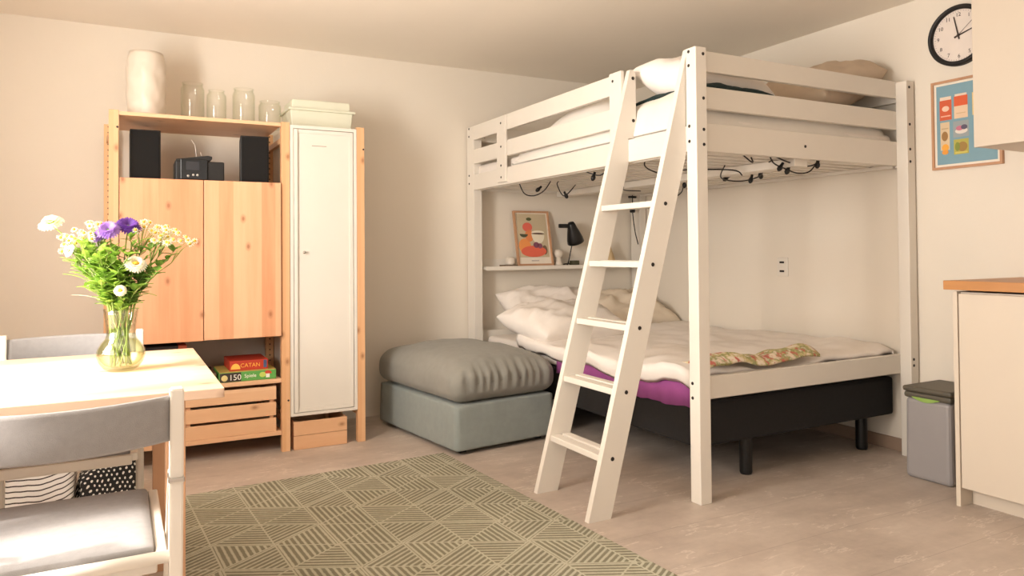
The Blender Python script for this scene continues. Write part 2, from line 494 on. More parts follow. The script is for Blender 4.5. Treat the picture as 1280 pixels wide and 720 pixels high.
# long side (faces -x)
GE = -1.765                        # where the guard ends at the ladder gap
obj('guard_board', bx(BX0, BX0 + .026, GE, -.087, 1.843, 1.9415, bev=.003), M['white'], bed)
obj('guard_board', bx(BX0, BX0 + .026, GE, -.087, 1.678, 1.777, bev=.003), M['white'], bed)
obj('side_board', bx(BX0, BX0 + .028, BY0 + P, -.087, 1.498, 1.606, bev=.003), M['white'], bed)
obj('stile', bx(BX0 - .016, BX0, -.585, -.468, 1.515, 1.93, bev=.003), M['white'], bed)
obj('stile', bx(BX0 - .02, BX0, GE - .0345, GE + .062, 1.515, 1.945, bev=.003), M['white'], bed)
# far long side against the right wall
obj('side_board', bx(BX1 - .028, BX1, BY0 + P, -.087, 1.498, 1.606), M['white'], bed)
obj('guard_board', bx(BX1 - .028, BX1, BY0 + P, -.087, 1.843, 1.9415), M['white'], bed)
# end boards (face -y), set behind the posts' front
EY = BY0 + P
ex0, ex1 = BX0 + .03, BX1 - .045
for z0, z1, n_ in ((1.858, 1.948, 'end_board'), (1.694, 1.791, 'end_board'), (1.506, 1.632, 'end_board'), (.424, .522, 'end_rail')):
    obj(n_, bx(ex0, ex1, EY, EY + .027, z0, z1, bev=.003), M['white'], bed)
for z0, z1 in ((1.843, 1.9415), (1.678, 1.777), (1.5, 1.63)):
    obj('end_board', bx(BX0 + P, BX1 - P, -.03, -.003, z0, z1, bev=.003), M['white'], bed)
obj('end_rail', bx(BX0 + P, BX1 - P, -.03, -.003, .424, .522, bev=.003), M['white'], bed)
# slatted base
slats = []
first = None
ys = [-2.14 + i * .092 for i in range(23)]
for y in ys:
    if first is None:
        first = obj('slat', bx(BX0 + .05, BX1 - .05, y - .028, y + .028, 1.512, 1.538), M['white'], bed)
    else:
        c = first.copy(); COL.objects.link(c); c.location = first.location + Vector((0, y - ys[0], 0))
obj('slat_support', bx(BX0 + .028, BX0 + .05, EY + .03, -.09, 1.495, 1.5115), M['white'], bed)
obj('slat_support', bx(BX1 - .05, BX1 - .028, EY + .03, -.09, 1.495, 1.5115), M['white'], bed)
obj('centre_beam', bx(-.80, -.71, EY + .03, -.04, 1.472, 1.5115, bev=.003), M['white'], bed)
# bolt caps
cap = None
def bolt(x, y, z, ax):
    global cap
    if cap is None:
        bm = nb(); lathe(bm, [(0, .0025), (.0066, .002), (.0078, -.001), (.0078, -.004), (0, -.004)], seg=12)
        cap = obj('bolt_cap', bm, M['bolt'], parent=bed); o = cap
    else:
        o = cap.copy(); COL.objects.link(o)
    o.location = Vector((x, y, z)) - bed.location
    o.rotation_euler = (0, -PI / 2, 0) if ax == 'x' else (PI / 2, 0, 0)
for z in (1.926, 1.866, 1.605, 1.540, .506, .444): bolt(BX0, BY0 + .043, z, 'x')
for z in (1.912, 1.722, 1.588, 1.524): bolt(BX0 + .042, BY0, z, 'y')
for z in (1.908, 1.715, 1.586, 1.522, .502, .471): bolt(BX1 - .04, BY0, z, 'y')
for z in (1.93, 1.876, 1.603, 1.547): bolt(BX0, -.012, z, 'x')
for z in (1.89, 1.74, 1.62, 1.545): bolt(BX0 - .016, -.527, z, 'x')
bolt(BX0 - .02, GE + .032, 1.905, 'x')
bolt(BX0 + .027, -.2, 1.85, 'x')
bolt(-.76, EY, 1.565, 'y')

# ladder
lad = thing('bed_ladder', 'white wooden five-step ladder leaning against the loft bed', 'ladder', (-1.97, -2.02, 0))
def stringer(y0, y1):
    a0, a1, zt = -2.022, -1.485, 1.945
    sl = (a1 - a0) / 1.93
    w = .108
    xb = -1.452
    zb = (xb - a0 - w) / sl
    poly = [(a0, y0, 0), (a0 + w, y0, 0), (a0 + w + sl * 1.49, y0, 1.49), (BX0 - .001, y0, 1.50), (BX0 - .001, y0, 1.61), (a0 + w + sl * 1.615, y0, 1.615), (xb, y0, zb), (xb, y0, zt - .02), (xb - .012, y0, zt), (a1, y0, zt)]
    bm = nb(); prism(bm, poly, (0, y1 - y0, 0))
    bmesh.ops.triangulate(bm, faces=[f for f in bm.faces if len(f.verts) > 4])
    return obj('stringer', bm, M['white'], lad)
LY = (-1.828, -1.80); RY = (-2.233, -2.205)
stringer(*LY); stringer(*RY)
for zt in (1.285, 1.028, .767, .51, .25):
    xf = -2.022 + (.537 / 1.93) * zt
    bm = nb()
    box(bm, xf + .003, xf + .052, RY[1], LY[0], zt - .026, zt, bev=.003)
    box(bm, xf + .064, xf + .104, RY[1], LY[0], zt - .022, zt + .002, bev=.003)
    box(bm, xf + .05, xf + .066, RY[1], LY[0], zt - .024, zt - .012)
    obj('tread', bm, M['white'], lad)
for zt in (1.285, 1.028, .767, .51, .25):
    xf = -2.022 + (.537 / 1.93) * (zt - .013) + .052
    for yy in (RY[0], LY[0]):
        bm = nb(); lathe(bm, [(0, .0025), (.008, .002), (.009, -.001), (.009, -.002)], (xf, yy, zt - .013), seg=12, axis='-y')
        obj('bolt_cap', bm, M['bolt'], lad)
for z, xx in ((1.905, -1.468), (1.70, -1.468)):
    bm = nb(); lathe(bm, [(0, .0025), (.008, .002), (.009, -.001), (.009, -.002)], (xx, LY[0], z), seg=12, axis='-y')
    obj('bolt_cap', bm, M['bolt'], lad)

# ------------------------------------------------------------------ bedding helpers
def cloth(nx, ny, f, thick):
    """closed blanket: f(u,v) gives the top surface; the underside is offset down by thick(u,v)"""
    bm = nb(); T = []; B = []
    for j in range(ny + 1):
        T.append([]); B.append([])
        for i in range(nx + 1):
            u, v = i / nx, j / ny
            p = Vector(f(u, v)); T[-1].append(bm.verts.new(p))
            B[-1].append(bm.verts.new(p + Vector(thick(u, v))))
    for j in range(ny):
        for i in range(nx):
            bm.faces.new((T[j][i], T[j][i + 1], T[j + 1][i + 1], T[j + 1][i]))
            bm.faces.new((B[j][i], B[j + 1][i], B[j + 1][i + 1], B[j][i + 1]))
    for i in range(nx):
        bm.faces.new((T[0][i], B[0][i], B[0][i + 1], T[0][i + 1])); bm.faces.new((T[ny][i], T[ny][i + 1], B[ny][i + 1], B[ny][i]))
    for j in range(ny):
        bm.faces.new((T[j][0], T[j + 1][0], B[j + 1][0], B[j][0])); bm.faces.new((T[j][nx], B[j][nx], B[j + 1][nx], T[j + 1][nx]))
    return bm

def pillow_bm(w, d, h, seed, mtx, crease=.012):
    bm = nb(); n = 26
    def S_(u, v, s):
        a = max(0.0, 1 - abs(u) ** 3.2); b = max(0.0, 1 - abs(v) ** 3.2)
        t = (a * b) ** .45
        pin = 1 - .06 * (1 - abs(u)) * abs(v) ** 4 - .05 * (1 - abs(v)) * abs(u) ** 4
        x = u * w / 2 * (1 - .07 * (1 - abs(v)) * 0 - .06 * (1 - v * v) * abs(u) ** 6 * 0)
        x = u * w / 2 * (1 - .05 * (1 - abs(v)) ** 1 * abs(u)); y = v * d / 2 * (1 - .05 * (1 - abs(u)) * abs(v))
        wr = crease * (nz(u * 2.2 + seed, v * 3.1, seed, 1.0) + .6 * nz(u * 5 + seed, v * 5.5, seed + 3, 1.0)) * t
        return Vector((x, y, s * h / 2 * t + wr * (1 if s > 0 else .3)))
    top = [[None] * (n + 1) for _ in range(n + 1)]; bot = [[None] * (n + 1) for _ in range(n + 1)]
    for j in range(n + 1):
        for i in range(n + 1):
            u = math.sin((i / n - .5) * PI); v = math.sin((j / n - .5) * PI)
            edge = i in (0, n) or j in (0, n)
            top[j][i] = bm.verts.new(S_(u, v, 1)); bot[j][i] = top[j][i] if edge else bm.verts.new(S_(u, v, -1))
    for j in range(n):
        for i in range(n):
            bm.faces.new((top[j][i], top[j][i + 1], top[j + 1][i + 1], top[j + 1][i]))
            q = (bot[j][i], bot[j + 1][i], bot[j + 1][i + 1], bot[j][i + 1])
            try: bm.faces.new(q)
            except ValueError: pass
    bmesh.ops.transform(bm, matrix=mtx, verts=bm.verts[:])
    return bm

def pose(x, y, z, rx=0, ry=0, rz=0):
    return Matrix.Translation((x, y, z)) @ Matrix.Rotation(R(rz), 4, 'Z') @ Matrix.Rotation(R(ry), 4, 'Y') @ Matrix.Rotation(R(rx), 4, 'X')

# ------------------------------------------------------------------ upper bedding
up_m = single('upper_mattress', bx(BX0 + .04, BX1 - .035, EY + .035, -.045, 1.5385, 1.675, bev=.03, seg=3), M['linen'],
              'white mattress lying inside the top bunk behind the rails', 'mattress', (-.75, -1.15, 1.5385), smooth=True)
def upper_duvet(u, v):
    x = -1.467 + u * 1.40; y = -2.206 + v * 1.62
    ed = min(1, u / .07) * min(1, (1 - u) / .07) * min(1, (1 - v) / .16) * min(1, v / .06)
    ed = max(0, ed) ** .5
    h = .085 + .10 * math.exp(-((v - .62) / .27) ** 2) + .06 * nz(x, y, 3.1, 2.6) + .02 * nz(x, y, 1, 7)
    return (x, y, 1.63 + .062 * min(1, ed * 2.2) + max(.0, h * ed))
ud = single('duvet', cloth(50, 56, upper_duvet, lambda u, v: (0, 0, -.012)), M['bluelinen'],
            'pale crumpled duvet heaped on the top bunk mattress', 'duvet', (-.75, -1.4, 1.677), smooth=True)
single('pillow', pillow_bm(.60, .44, .22, 2.0, pose(-1.10, -1.93, 1.885, 14, 4, 10), .02), M['linen'],
       'big white pillow standing at the ladder opening of the top bunk', 'pillow', (-1.22, -1.98, 1.70), 'pillows on the top bunk', True)
single('pillow', pillow_bm(.52, .58, .26, 5.0, pose(-.31, -1.90, 1.93, 0, -20, 0), .03), M['greylinen'],
       'taupe pillow heaped on the top bunk beside the right wall', 'pillow', (-.25, -1.9, 1.75), 'pillows on the top bunk', True)
single('pillow', pillow_bm(.44, .50, .09, 8.0, pose(-1.16, -1.965, 1.80, 0, 0, 2)), M['teal'],
       'flat dark teal cushion under the white pillow on the top bunk', 'cushion', (-1.13, -1.93, 1.745), 'pillows on the top bunk', True)

# ------------------------------------------------------------------ lower bed
base = thing('divan_bed', 'black upholstered divan bed on dark legs under the loft bed', 'bed', (-.72, -1.1, 0))
obj('frame', bx(-1.40, -.03, -2.17, -.05, .195, .395, bev=.015, seg=2), M['bedbase'], base)
for x, y in ((-1.0, -2.064), (-.14, -2.054), (-1.0, -.16), (-.14, -.16)):
    bm = nb(); lathe(bm, [(0, 0), (.026, 0), (.03, .01), (.03, .196), (0, .196)], (x, y, 0), seg=20)
    obj('leg', bm, M['blackmetal'], base)
mt = thing('lower_mattress', 'mattress in a purple fitted sheet on the black bed base', 'mattress', (-.72, -1.1, .396))
obj('core', bx(-1.395, -.03, -2.165, -.06, .396, .490, bev=.03, seg=3), M['linen'], mt, smooth=True)
def sheet_bm():
    # purple fitted sheet skirt on the three open sides, wavy lower hem
    bm = nb(); n = 90
    path = []
    for i in range(n + 1):
        t = i / n
        if t < .55: path.append((-1.402, -1.0 - t / .55 * 1.15))
        else: path.append((-1.402 + (t - .55) / .45 * 1.36, -2.172))
    top = []; bot = []; mid = []
    for i, (x, y) in enumerate(path):
        w = .006 * math.sin(i * 1.7) + .007 * nz(x, y, 2, 9)
        dx, dy = (-1, 0) if x < -1.4 else (0, -1)
        top.append(bm.verts.new((x - dx * .03, y - dy * .03, .494)))
        mid.append(bm.verts.new((x + dx * .003, y + dy * .003, .462)))
        bot.append(bm.verts.new((x + dx * (.006 + w), y + dy * (.006 + w), (.362 if x < -1.4 else .428) + .022 * nz(x, y, 5, 6))))
    for i in range(n):
        bm.faces.new((top[i], top[i + 1], mid[i + 1], mid[i])); bm.faces.new((mid[i], mid[i + 1], bot[i + 1], bot[i]))
    return bm
sh = obj('fitted_sheet', sheet_bm(), M['purple'], mt, smooth=True); sh['label'] = 'purple fitted sheet'
so = sh.modifiers.new('Thickness', 'SOLIDIFY'); so.thickness = .003
def lower_duvet(u, v):
    # u: from the open left side (0) to the right wall (1); v: from the foot (0) to the pillows (1)
    y = -2.18 + v * 1.62
    s = u * 1.52
    drop = .062 + .03 * nz(y, 1, 2, 3.5)
    if s < drop:
        k = s / drop
        x = -1.425 - .012 * math.sin(PI * k) + .008 * nz(y, 3, s, 7); z = .545 - drop * (1 - k) + .0 * k
        z -= .02 * (1 - k)
    else:
        x = -1.425 + (s - drop)
        z = .53 + .015 * min(1, (s - drop) / .1)
    z += .035 * nz(x, y, 2.7, 2.4) + .014 * nz(x, y, 6, 6.5) + .006 * nz(x, y, 6, 14)
    z += .02 * math.exp(-((x + .35) / .35) ** 2) * (1 - v)
    if s >= drop: z = max(z, .505)
    if v < .05: z = z - (.05 - v) * .5
    if u > .95: z -= (u - .95) * 1.2
    return (min(x, -.04), y, z)
single('duvet', cloth(64, 64, lower_duvet, lambda u, v: (.012 if u < .05 else 0, 0, -.02)), M['linen'],
       'white crumpled duvet spread over the lower mattress', 'duvet', (-.75, -1.3, .485), smooth=True)
def floral_f(u, v):
    x = -1.36 + u * .72; y = -2.205 + v * .17
    z = .548 + .030 * math.sin(PI * min(1, v * 1.2)) + .018 * nz(x, y, 4, 8) + .012 * math.sin(u * 9)
    return (x, y, z + .012)
single('floral_blanket', cloth(40, 14, floral_f, lambda u, v: (0, 0, -.012)), M['floral'],
       'folded floral patterned blanket along the foot rail of the lower bed', 'blanket', (-1.0, -2.1, .54), smooth=True)
def hem_f(u, v):
    x = -.26 + u * .20; y = -2.20 + v * .2
    return (x, y, .575 + .028 * math.sin(PI * v) * math.sin(PI * min(1, u * .9 + .05)) + .012 * nz(x, y, 4, 12))
pg = 'pillows on the lower bed'
for (x, y, z, w, d, h, seed, rx, rz, m, lab) in [
    (-1.10, -.60, .605, .72, .52, .24, 1.3, 10, 9, 'linen', 'flat white pillow at the left edge of the lower bed'),
    (-.98, -.27, .665, .70, .48, .20, 3.7, 26, -6, 'linen', 'white pillow lying against the wall below the framed fruit print'),
    (-.36, -.30, .635, .64, .50, .20, 6.1, 22, 5, 'linen2', 'cream pillow in the corner of the lower bed against the wall')]:
    single('pillow', pillow_bm(w, d, h, seed, pose(x, y, z, rx, 0, rz), .045), M[m], lab, 'pillow', (x, y, z - h / 2), pg, True)

# ------------------------------------------------------------------ picture ledge and what is on it
LZ = .968
led = thing('picture_ledge', 'narrow white picture ledge on the wall above the lower pillows', 'wall shelf', (-.80, .04, .945))
obj('board', bx(-1.418, -.146, -.10, .04, .948, LZ, bev=.002), M['white'], led)
obj('back_strip', bx(-1.418, -.146, .028, .04, LZ, LZ + .05), M['white'], led)
obj('lip', bx(-1.418, -.146, -.112, -.10, .942, LZ + .002, bev=.002), M['white'], led)
fp = thing('framed_print', 'framed print of fruit and a white cup leaning on the picture ledge', 'picture', (-.995, -.07, LZ))
lean = Matrix.Translation((-.995, -.062, LZ + .001)) @ Matrix.Rotation(R(-11), 4, 'X')
W_, H_ = .295, .405
def fr(bm): bmesh.ops.transform(bm, matrix=lean, verts=bm.verts[:]); return bm
bm = nb(); t = .013
box(bm, -W_ / 2, -W_ / 2 + t, -.008, .012, 0, H_); box(bm, W_ / 2 - t, W_ / 2, -.008, .012, 0, H_)
box(bm, -W_ / 2 + t, W_ / 2 - t, -.008, .012, 0, t); box(bm, -W_ / 2 + t, W_ / 2 - t, -.008, .012, H_ - t, H_)
obj('frame', fr(bm), M['bark'], fp)
obj('mount', fr(bx(-W_ / 2 + t, W_ / 2 - t, .002, .008, t, H_ - t)), plain('print_paper', srgb(232, 222, 206)), fp)
pr = obj('print', fr(bx(-W_ / 2 + t + .012, W_ / 2 - t - .012, 0, .002, .062, H_ - t - .008)), plain('print_ground', srgb(196, 180, 150)), fp)
def blob(cx, cz, rx, rz, col, nm, k, a0=0, a1=2 * PI):
    b = nb(); n = 22
    pts = [(cx + rx * math.cos(a0 + (a1 - a0) * i / n), -.0006 - .0004 * k, cz + rz * math.sin(a0 + (a1 - a0) * i / n)) for i in range(n)]
    prism(b, pts, (0, .0006 + .0004 * k, 0)); bmesh.ops.triangulate(b, faces=b.faces[:])
    obj(nm, fr(b), plain('ink_' + nm, srgb(*col), .8), fp, parent=pr)
blob(-.075, .145, .05, .055, (232, 150, 84), 'orange_fruit', 1)
blob(-.005, .105, .105, .042, (222, 104, 80), 'red_fruit', 2)
blob(-.040, .285, .040, .034, (220, 104, 88), 'apple', 1)
blob(-.030, .222, .035, .045, (226, 138, 84), 'peach', 1)
blob(-.075, .235, .034, .026, (82, 84, 62), 'bowl', 2, PI, 2 * PI)
blob(-.022, .345, .022, .012, (84, 88, 58), 'leaf_shape', 2)
blob(.042, .236, .054, .075, (232, 222, 200), 'cup', 3, PI, 2 * PI)
blob(.042, .246, .054, .014, (236, 228, 208), 'cup_rim', 4)
blob(.042, .237, .052, .006, (88, 62, 50), 'coffee', 5)
blob(.02, .152, .024, .022, (128, 76, 94), 'berries', 4)
blob(.05, .145, .02, .02, (140, 86, 104), 'berries', 4)
blob(.088, .115, .022, .035, (120, 96, 76), 'shadow_shape', 1)
obj('caption', fr(bx(-.03, .03, -.0008, .002, .033, .041)), plain('caption_ink', srgb(190, 178, 172)), fp)

lamp = thing('clamp_lamp', 'small black clamp lamp standing on the picture ledge', 'lamp', (-.70, -.05, LZ))
bm = nb(); tube(bm, [(-.715, -.05, LZ + .008), (-.70, -.05, LZ + .06), (-.678, -.055, LZ + .16), (-.672, -.055, LZ + .26)], .004); obj('stem', bm, M['blackmetal'], lamp, smooth=True)
bm = nb()
for a in (0, 130, 245): tube(bm, [(-.715, -.05, LZ + .012), (-.715 + .07 * math.cos(R(a)), -.05 + .04 * math.sin(R(a)), LZ + .003)], .0035)
obj('foot', bm, M['blackmetal'], lamp, smooth=True)
bm = nb(); box(bm, -.795, -.70, -.075, -.045, LZ + .275, LZ + .305, bev=.006); obj('clamp', bm, M['black'], lamp)
sh_ = Matrix.Translation((-.695, -.07, LZ + .300)) @ Matrix.Rotation(R(24), 4, 'Y').inverted() @ Matrix.Rotation(R(12), 4, 'X')
bm = nb(); lathe(bm, [(.0, .022), (.022, .017), (.030, 0), (.034, -.02), (.046, -.06), (.060, -.115), (.064, -.145), (.060, -.145), (.055, -.11), (.036, -.04), (0, -.03)], seg=28)
bmesh.ops.transform(bm, matrix=sh_, verts=bm.verts[:]); obj('lamp_shade', bm, M['blackmetal'], lamp, smooth=True)
bm = nb(); ball(bm, (0, 0, -.095), .02); bmesh.ops.transform(bm, matrix=sh_, verts=bm.verts[:]); obj('bulb', bm, plain('frosted_bulb', srgb(230, 226, 216)), lamp, smooth=True)
bm = nb(); lathe(bm, [(0, 0), (.034, 0), (.036, .012), (.024, .030), (.022, .056), (0, .058)], (-.785, -.03, LZ)); 
bl = thing('ball_lamp', 'small round white ball ornament between the print and the clamp lamp', 'ornament', (-.785, -.03, LZ))
obj('foot', bm, M['ceramic'], bl, smooth=True)
bm = nb(); ball(bm, (-.785, -.03, LZ + .084), .036, seg=24, rings=16); obj('ball', bm, M['ceramic'], bl, smooth=True)
single('cone_ornament', lathe(nb(), [(0, 0), (.060, 0), (.061, .005), (.008, .175), (0, .178)], (-.345, -.045, LZ), seg=32),
       mat('beige_felt', srgb(214, 188, 146), .9, .04, 20), 'tall beige cone ornament at the right end of the picture ledge', 'ornament', (-.345, -.045, LZ), smooth=True)
tr = thing('trinket_dish', 'pale little jar on a dark tray left of the framed print', 'dish', (-1.21, -.045, LZ))
obj('tray', bx(-1.265, -1.155, -.085, -.005, LZ, LZ + .010, bev=.003), mat('dark_wood', srgb(106, 86, 66), .6), tr)
bm = nb(); lathe(bm, [(0, .010), (.030, .010), (.034, .02), (.032, .055), (.02, .065), (0, .067)], (-1.195, -.045, LZ)); obj('jar', bm, M['ceramic'], tr, smooth=True)
single('tin_box', bx(-.70, -.635, -.085, -.045, LZ, LZ + .034, bev=.004), mat('dark_green_tin', srgb(70, 68, 46), .5), 'small dark green box beside the foot of the clamp lamp', 'box', (-.667, -.065, LZ))

# ------------------------------------------------------------------ string lights under the slats
sl = thing('string_lights', 'black string lights hanging in loops below the top bunk slats', 'string lights', (-.75, -1.2, 1.48))
def wire(pts, r=.0036): 
    out = []
    P_ = [Vector(p) for p in pts]
    for i in range(len(P_) - 1):
        p0 = P_[max(i - 1, 0)]; p1 = P_[i]; p2 = P_[i + 1]; p3 = P_[min(i + 2, len(P_) - 1)]
        for k in range(6):
            t = k / 6
            out.append(.5 * ((2 * p1) + (-p0 + p2) * t + (2 * p0 - 5 * p1 + 4 * p2 - p3) * t * t + (-p0 + 3 * p1 - 3 * p2 + p3) * t ** 3))
    out.append(P_[-1])
    obj('wire', tube(nb(), out, r, 6), M['wire'], sl, smooth=True)
def bulb(x, y, z, tilt=0):
    bm = nb(); lathe(bm, [(0, .022), (.007, .02), (.008, .003), (.013, -.009), (.012, -.020), (.006, -.029), (0, -.03)], seg=14)
    bmesh.ops.transform(bm, matrix=Matrix.Translation((x, y, z)) @ Matrix.Rotation(R(tilt), 4, 'Y'), verts=bm.verts[:])
    obj('bulb', bm, M['black'], sl, smooth=True)
wire([(-1.43, -.60, 1.52), (-1.40, -.62, 1.44), (-1.34, -.64, 1.425), (-1.30, -.70, 1.455), (-1.26, -.72, 1.52)]); bulb(-1.325, -.68, 1.468, 50)
wire([(-1.20, -.72, 1.52), (-1.18, -.66, 1.50), (-1.09, -.58, 1.44), (-1.05, -.58, 1.45), (-1.0, -.6, 1.51)]); bulb(-1.07, -.585, 1.445, -30)
wire([(-1.45, -1.38, 1.50), (-1.40, -1.45, 1.475), (-1.37, -1.5, 1.52)]); bulb(-1.42, -1.42, 1.475, 20)
wire([(-1.41, -1.85, 1.52), (-1.38, -1.80, 1.49), (-1.33, -1.80, 1.465), (-1.25, -1.80, 1.455), (-1.16, -1.84, 1.475), (-.9, -1.9, 1.48), (-.85, -1.92, 1.452)]); bulb(-1.40, -2.02, 1.5, 0)
wire([(-1.40, -2.02, 1.5), (-1.38, -2.0, 1.46), (-1.30, -1.93, 1.458)])
wire([(-1.0, -1.12, 1.452), (-.9, -1.0, 1.446), (-.74, -.95, 1.45)])
bulb(-.66, -1.27, 1.475, 0); wire([(-.66, -1.27, 1.50), (-.62, -1.20, 1.43), (-.55, -1.05, 1.42), (-.48, -.95, 1.52)])
wire([(-.95, -1.90, 1.50), (-.80, -1.72, 1.46), (-.64, -1.70, 1.45), (-.60, -1.80, 1.47), (-.75, -1.98, 1.50), (-.83, -2.10, 1.515)]); bulb(-.70, -1.66, 1.47, 60)
bulb(-.62, -1.76, 1.462, 20); bulb(-.585, -1.79, 1.485, -20)
wire([(-1.09, -2.16, 1.515), (-1.05, -2.18, 1.48), (-1.0, -2.12, 1.52)])
wire([(-.95, -2.19, 1.52), (-.90, -2.17, 1.485), (-.80, -2.15, 1.465), (-.69, -2.13, 1.45), (-.62, -2.14, 1.46), (-.60, -2.17, 1.50), (-.58, -2.18, 1.52)])
wire([(-.93, -2.19, 1.52), (-.82, -2.18, 1.495), (-.68, -2.17, 1.48), (-.60, -2.18, 1.50)])
bulb(-.84, -2.16, 1.475, 40); bulb(-.78, -2.15, 1.465, 30); bulb(-.60, -2.175, 1.502, 10)
cord = thing('power_cord', 'thin black cord hanging down the wall in the corner above the bed', 'cord', (-.10, -.10, 1.12))
obj('cable', tube(nb(), [(-.155, -.105, 1.50), (-.155, -.105, 1.40), (-.15, -.10, 1.36), (-.14, -.10, 1.28), (-.125, -.10, 1.20), (-.10, -.10, 1.12)], .004, 6), M['wire'], cord, smooth=True)
bm = nb(); box(bm, -.19, -.12, -.115, -.095, 1.478, 1.494, bev=.004); obj('hook', bm, M['black'], cord); bm = nb(); box(bm, -.172, -.138, -.12, -.09, 1.365, 1.40, bev=.006); obj('connector', bm, M['black'], cord)

# ------------------------------------------------------------------ right wall: socket, clock, poster
sk = thing('wall_socket', 'white double wall socket on the wall beside the lower bed', 'socket', (0, -1.42, .965))
obj('plate', bx(-.009, 0, -1.462, -1.378, .905, 1.022, bev=.004), M['white'], sk)
for z in (.992, .937):
    obj('switch_slot', bx(-.0105, -.009, -1.435, -1.400, z - .006, z + .006), M['bolt'], sk)
CY, CZ, CR = -2.534, 2.120, .150
clk = thing('wall_clock', 'round black-rimmed wall clock with white dial on the right wall', 'clock', (0, CY, CZ))
bm = nb(); lathe(bm, [(CR, 0), (CR, .022), (CR - .006, .032), (CR - .016, .033), (CR - .023, .024), (CR - .023, 0)], (0, CY, CZ), seg=64, axis='-x'); obj('rim', bm, M['black'], clk, smooth=True)
bm = nb(); lathe(bm, [(0, .012), (CR - .022, .012), (CR - .022, 0), (0, 0)], (0, CY, CZ), seg=64, axis='-x'); dial = obj('dial', bm, M['dial'], clk)
for h in range(1, 13):
    a = R(90 - 30 * h); rr = CR - .048
    obj('numeral', text_bm(str(h), .026, face_minus_x(-.0125, CY - rr * math.cos(a), CZ + rr * math.sin(a)), .0004), M['ink'], clk, parent=dial)
bm = nb()
for k in range(60):
    a = R(6 * k); L_ = .008 if k % 5 == 0 else .004
    r0 = CR - .028
    tube(bm, [(-.0125, CY - r0 * math.cos(a), CZ + r0 * math.sin(a)), (-.0125, CY - (r0 - L_) * math.cos(a), CZ + (r0 - L_) * math.sin(a))], .0007, 4)
obj('minute_track', bm, M['ink'], clk, parent=dial)
def hand(nm, ang, L_, back, w, xx):
    a = R(90 - ang); d = Vector((0, -math.cos(a), math.sin(a))); q = Vector((0, -math.sin(a), -math.cos(a)))
    c = Vector((xx, CY, CZ)); bm = nb()
    prism(bm, [c - d * back + q * w, c + d * L_ + q * w * .6, c + d * L_ - q * w * .6, c - d * back - q * w], (-.0015, 0, 0))
    obj(nm, bm, M['ink'], clk)
hand('minute_hand', 348, .098, .02, .0035, -.016)
hand('hour_hand', 74, .078, .022, .004, -.0135)
hand('second_hand', 50, .09, .02, .0009, -.018)
bm = nb(); lathe(bm, [(.006, .012), (.006, .02), (0, .0205)], (0, CY, CZ), seg=16, axis='-x'); obj('hub', bm, M['ink'], clk)

py0, py1, pz0, pz1 = -2.728, -2.392, 1.467, 1.910      # poster on the right wall
po = thing('framed_poster', 'framed light-blue poster of food packs on the right wall', 'picture', (0, (py0 + py1) / 2, pz0))
bm = nb(); t = .012
box(bm, -.018, 0, py0, py0 + t, pz0, pz1); box(bm, -.018, 0, py1 - t, py1, pz0, pz1); box(bm, -.018, 0, py0 + t, py1 - t, pz0, pz0 + t); box(bm, -.018, 0, py0 + t, py1 - t, pz1 - t, pz1)
obj('frame', bm, M['bark'], po)
obj('mount', bx(-.010, 0, py0 + t, py1 - t, pz0 + t, pz1 - t), plain('poster_paper', srgb(232, 222, 206)), po)
pp = obj('print', bx(-.011, -.010, py0 + t + .012, py1 - t - .012, pz0 + t + .012, pz1 - t - .012), plain('poster_blue', srgb(122, 158, 172), .6), po)
def pq(nm, y0, y1, z0, z1, col, k=1):     # y measured from the poster's left edge as seen from the room
    obj(nm, bx(-.011 - .0005 * k, -.011, py1 - y1, py1 - y0, pz0 + z0, pz0 + z1), plain('pack_' + nm, srgb(*col), .6), po, parent=pp)
def pel(nm, cy, cz, ry, rz, col, k=2):
    n = 20; b = nb()
    prism(b, [(-.011, py1 - (cy + ry * math.cos(2 * PI * i / n)), pz0 + cz + rz * math.sin(2 * PI * i / n)) for i in range(n)], (-.0005 * k, 0, 0))
    bmesh.ops.triangulate(b, faces=b.faces[:]); obj(nm, b, plain('pack_' + nm, srgb(*col), .6), po, parent=pp)
pq('carton', .040, .100, .245, .345, (206, 92, 54)); pq('carton_top', .042, .098, .345, .362, (226, 206, 186)); pel('carton_mark', .07, .302, .018, .014, (232, 196, 172)); pq('carton_band', .046, .094, .262, .268, (232, 176, 150), 2)
pq('packet', .112, .178, .245, .318, (226, 196, 164)); pq('packet_top', .112, .178, .306, .355, (214, 92, 50), 2); pq('packet_cap', .116, .174, .355, .366, (226, 206, 186)); pq('packet_line', .122, .168, .268, .272, (206, 172, 136), 2)
pq('tube', .042, .088, .095, .235, (214, 190, 154)); pel('tube_cap', .065, .085, .016, .012, (226, 152, 60), 3); pel('biscuits', .064, .165, .016, .024, (156, 116, 66)); pel('tube_fruit', .066, .108, .017, .018, (232, 164, 62)); pq('tube_label', .048, .082, .200, .206, (190, 164, 128), 2)
pq('pack', .106, .182, .152, .232, (150, 158, 160)); pel('bowl', .146, .182, .030, .014, (220, 210, 200)); pel('berries', .138, .196, .018, .012, (196, 116, 136), 3); pel('plum', .160, .199, .015, .012, (92, 84, 104), 4)
pq('noodle_pack', .108, .180, .068, .142, (176, 168, 78)); pel('noodles', .150, .104, .024, .024, (156, 124, 62)); pel('herbs', .126, .106, .012, .022, (128, 138, 58), 3); pq('noodle_band', .114, .174, .072, .080, (204, 190, 96), 2)
pq('box_pack', .200, .290, .25, .36, (226, 196, 128)); pq('bottle', .21, .28, .09, .20, (200, 180, 120))

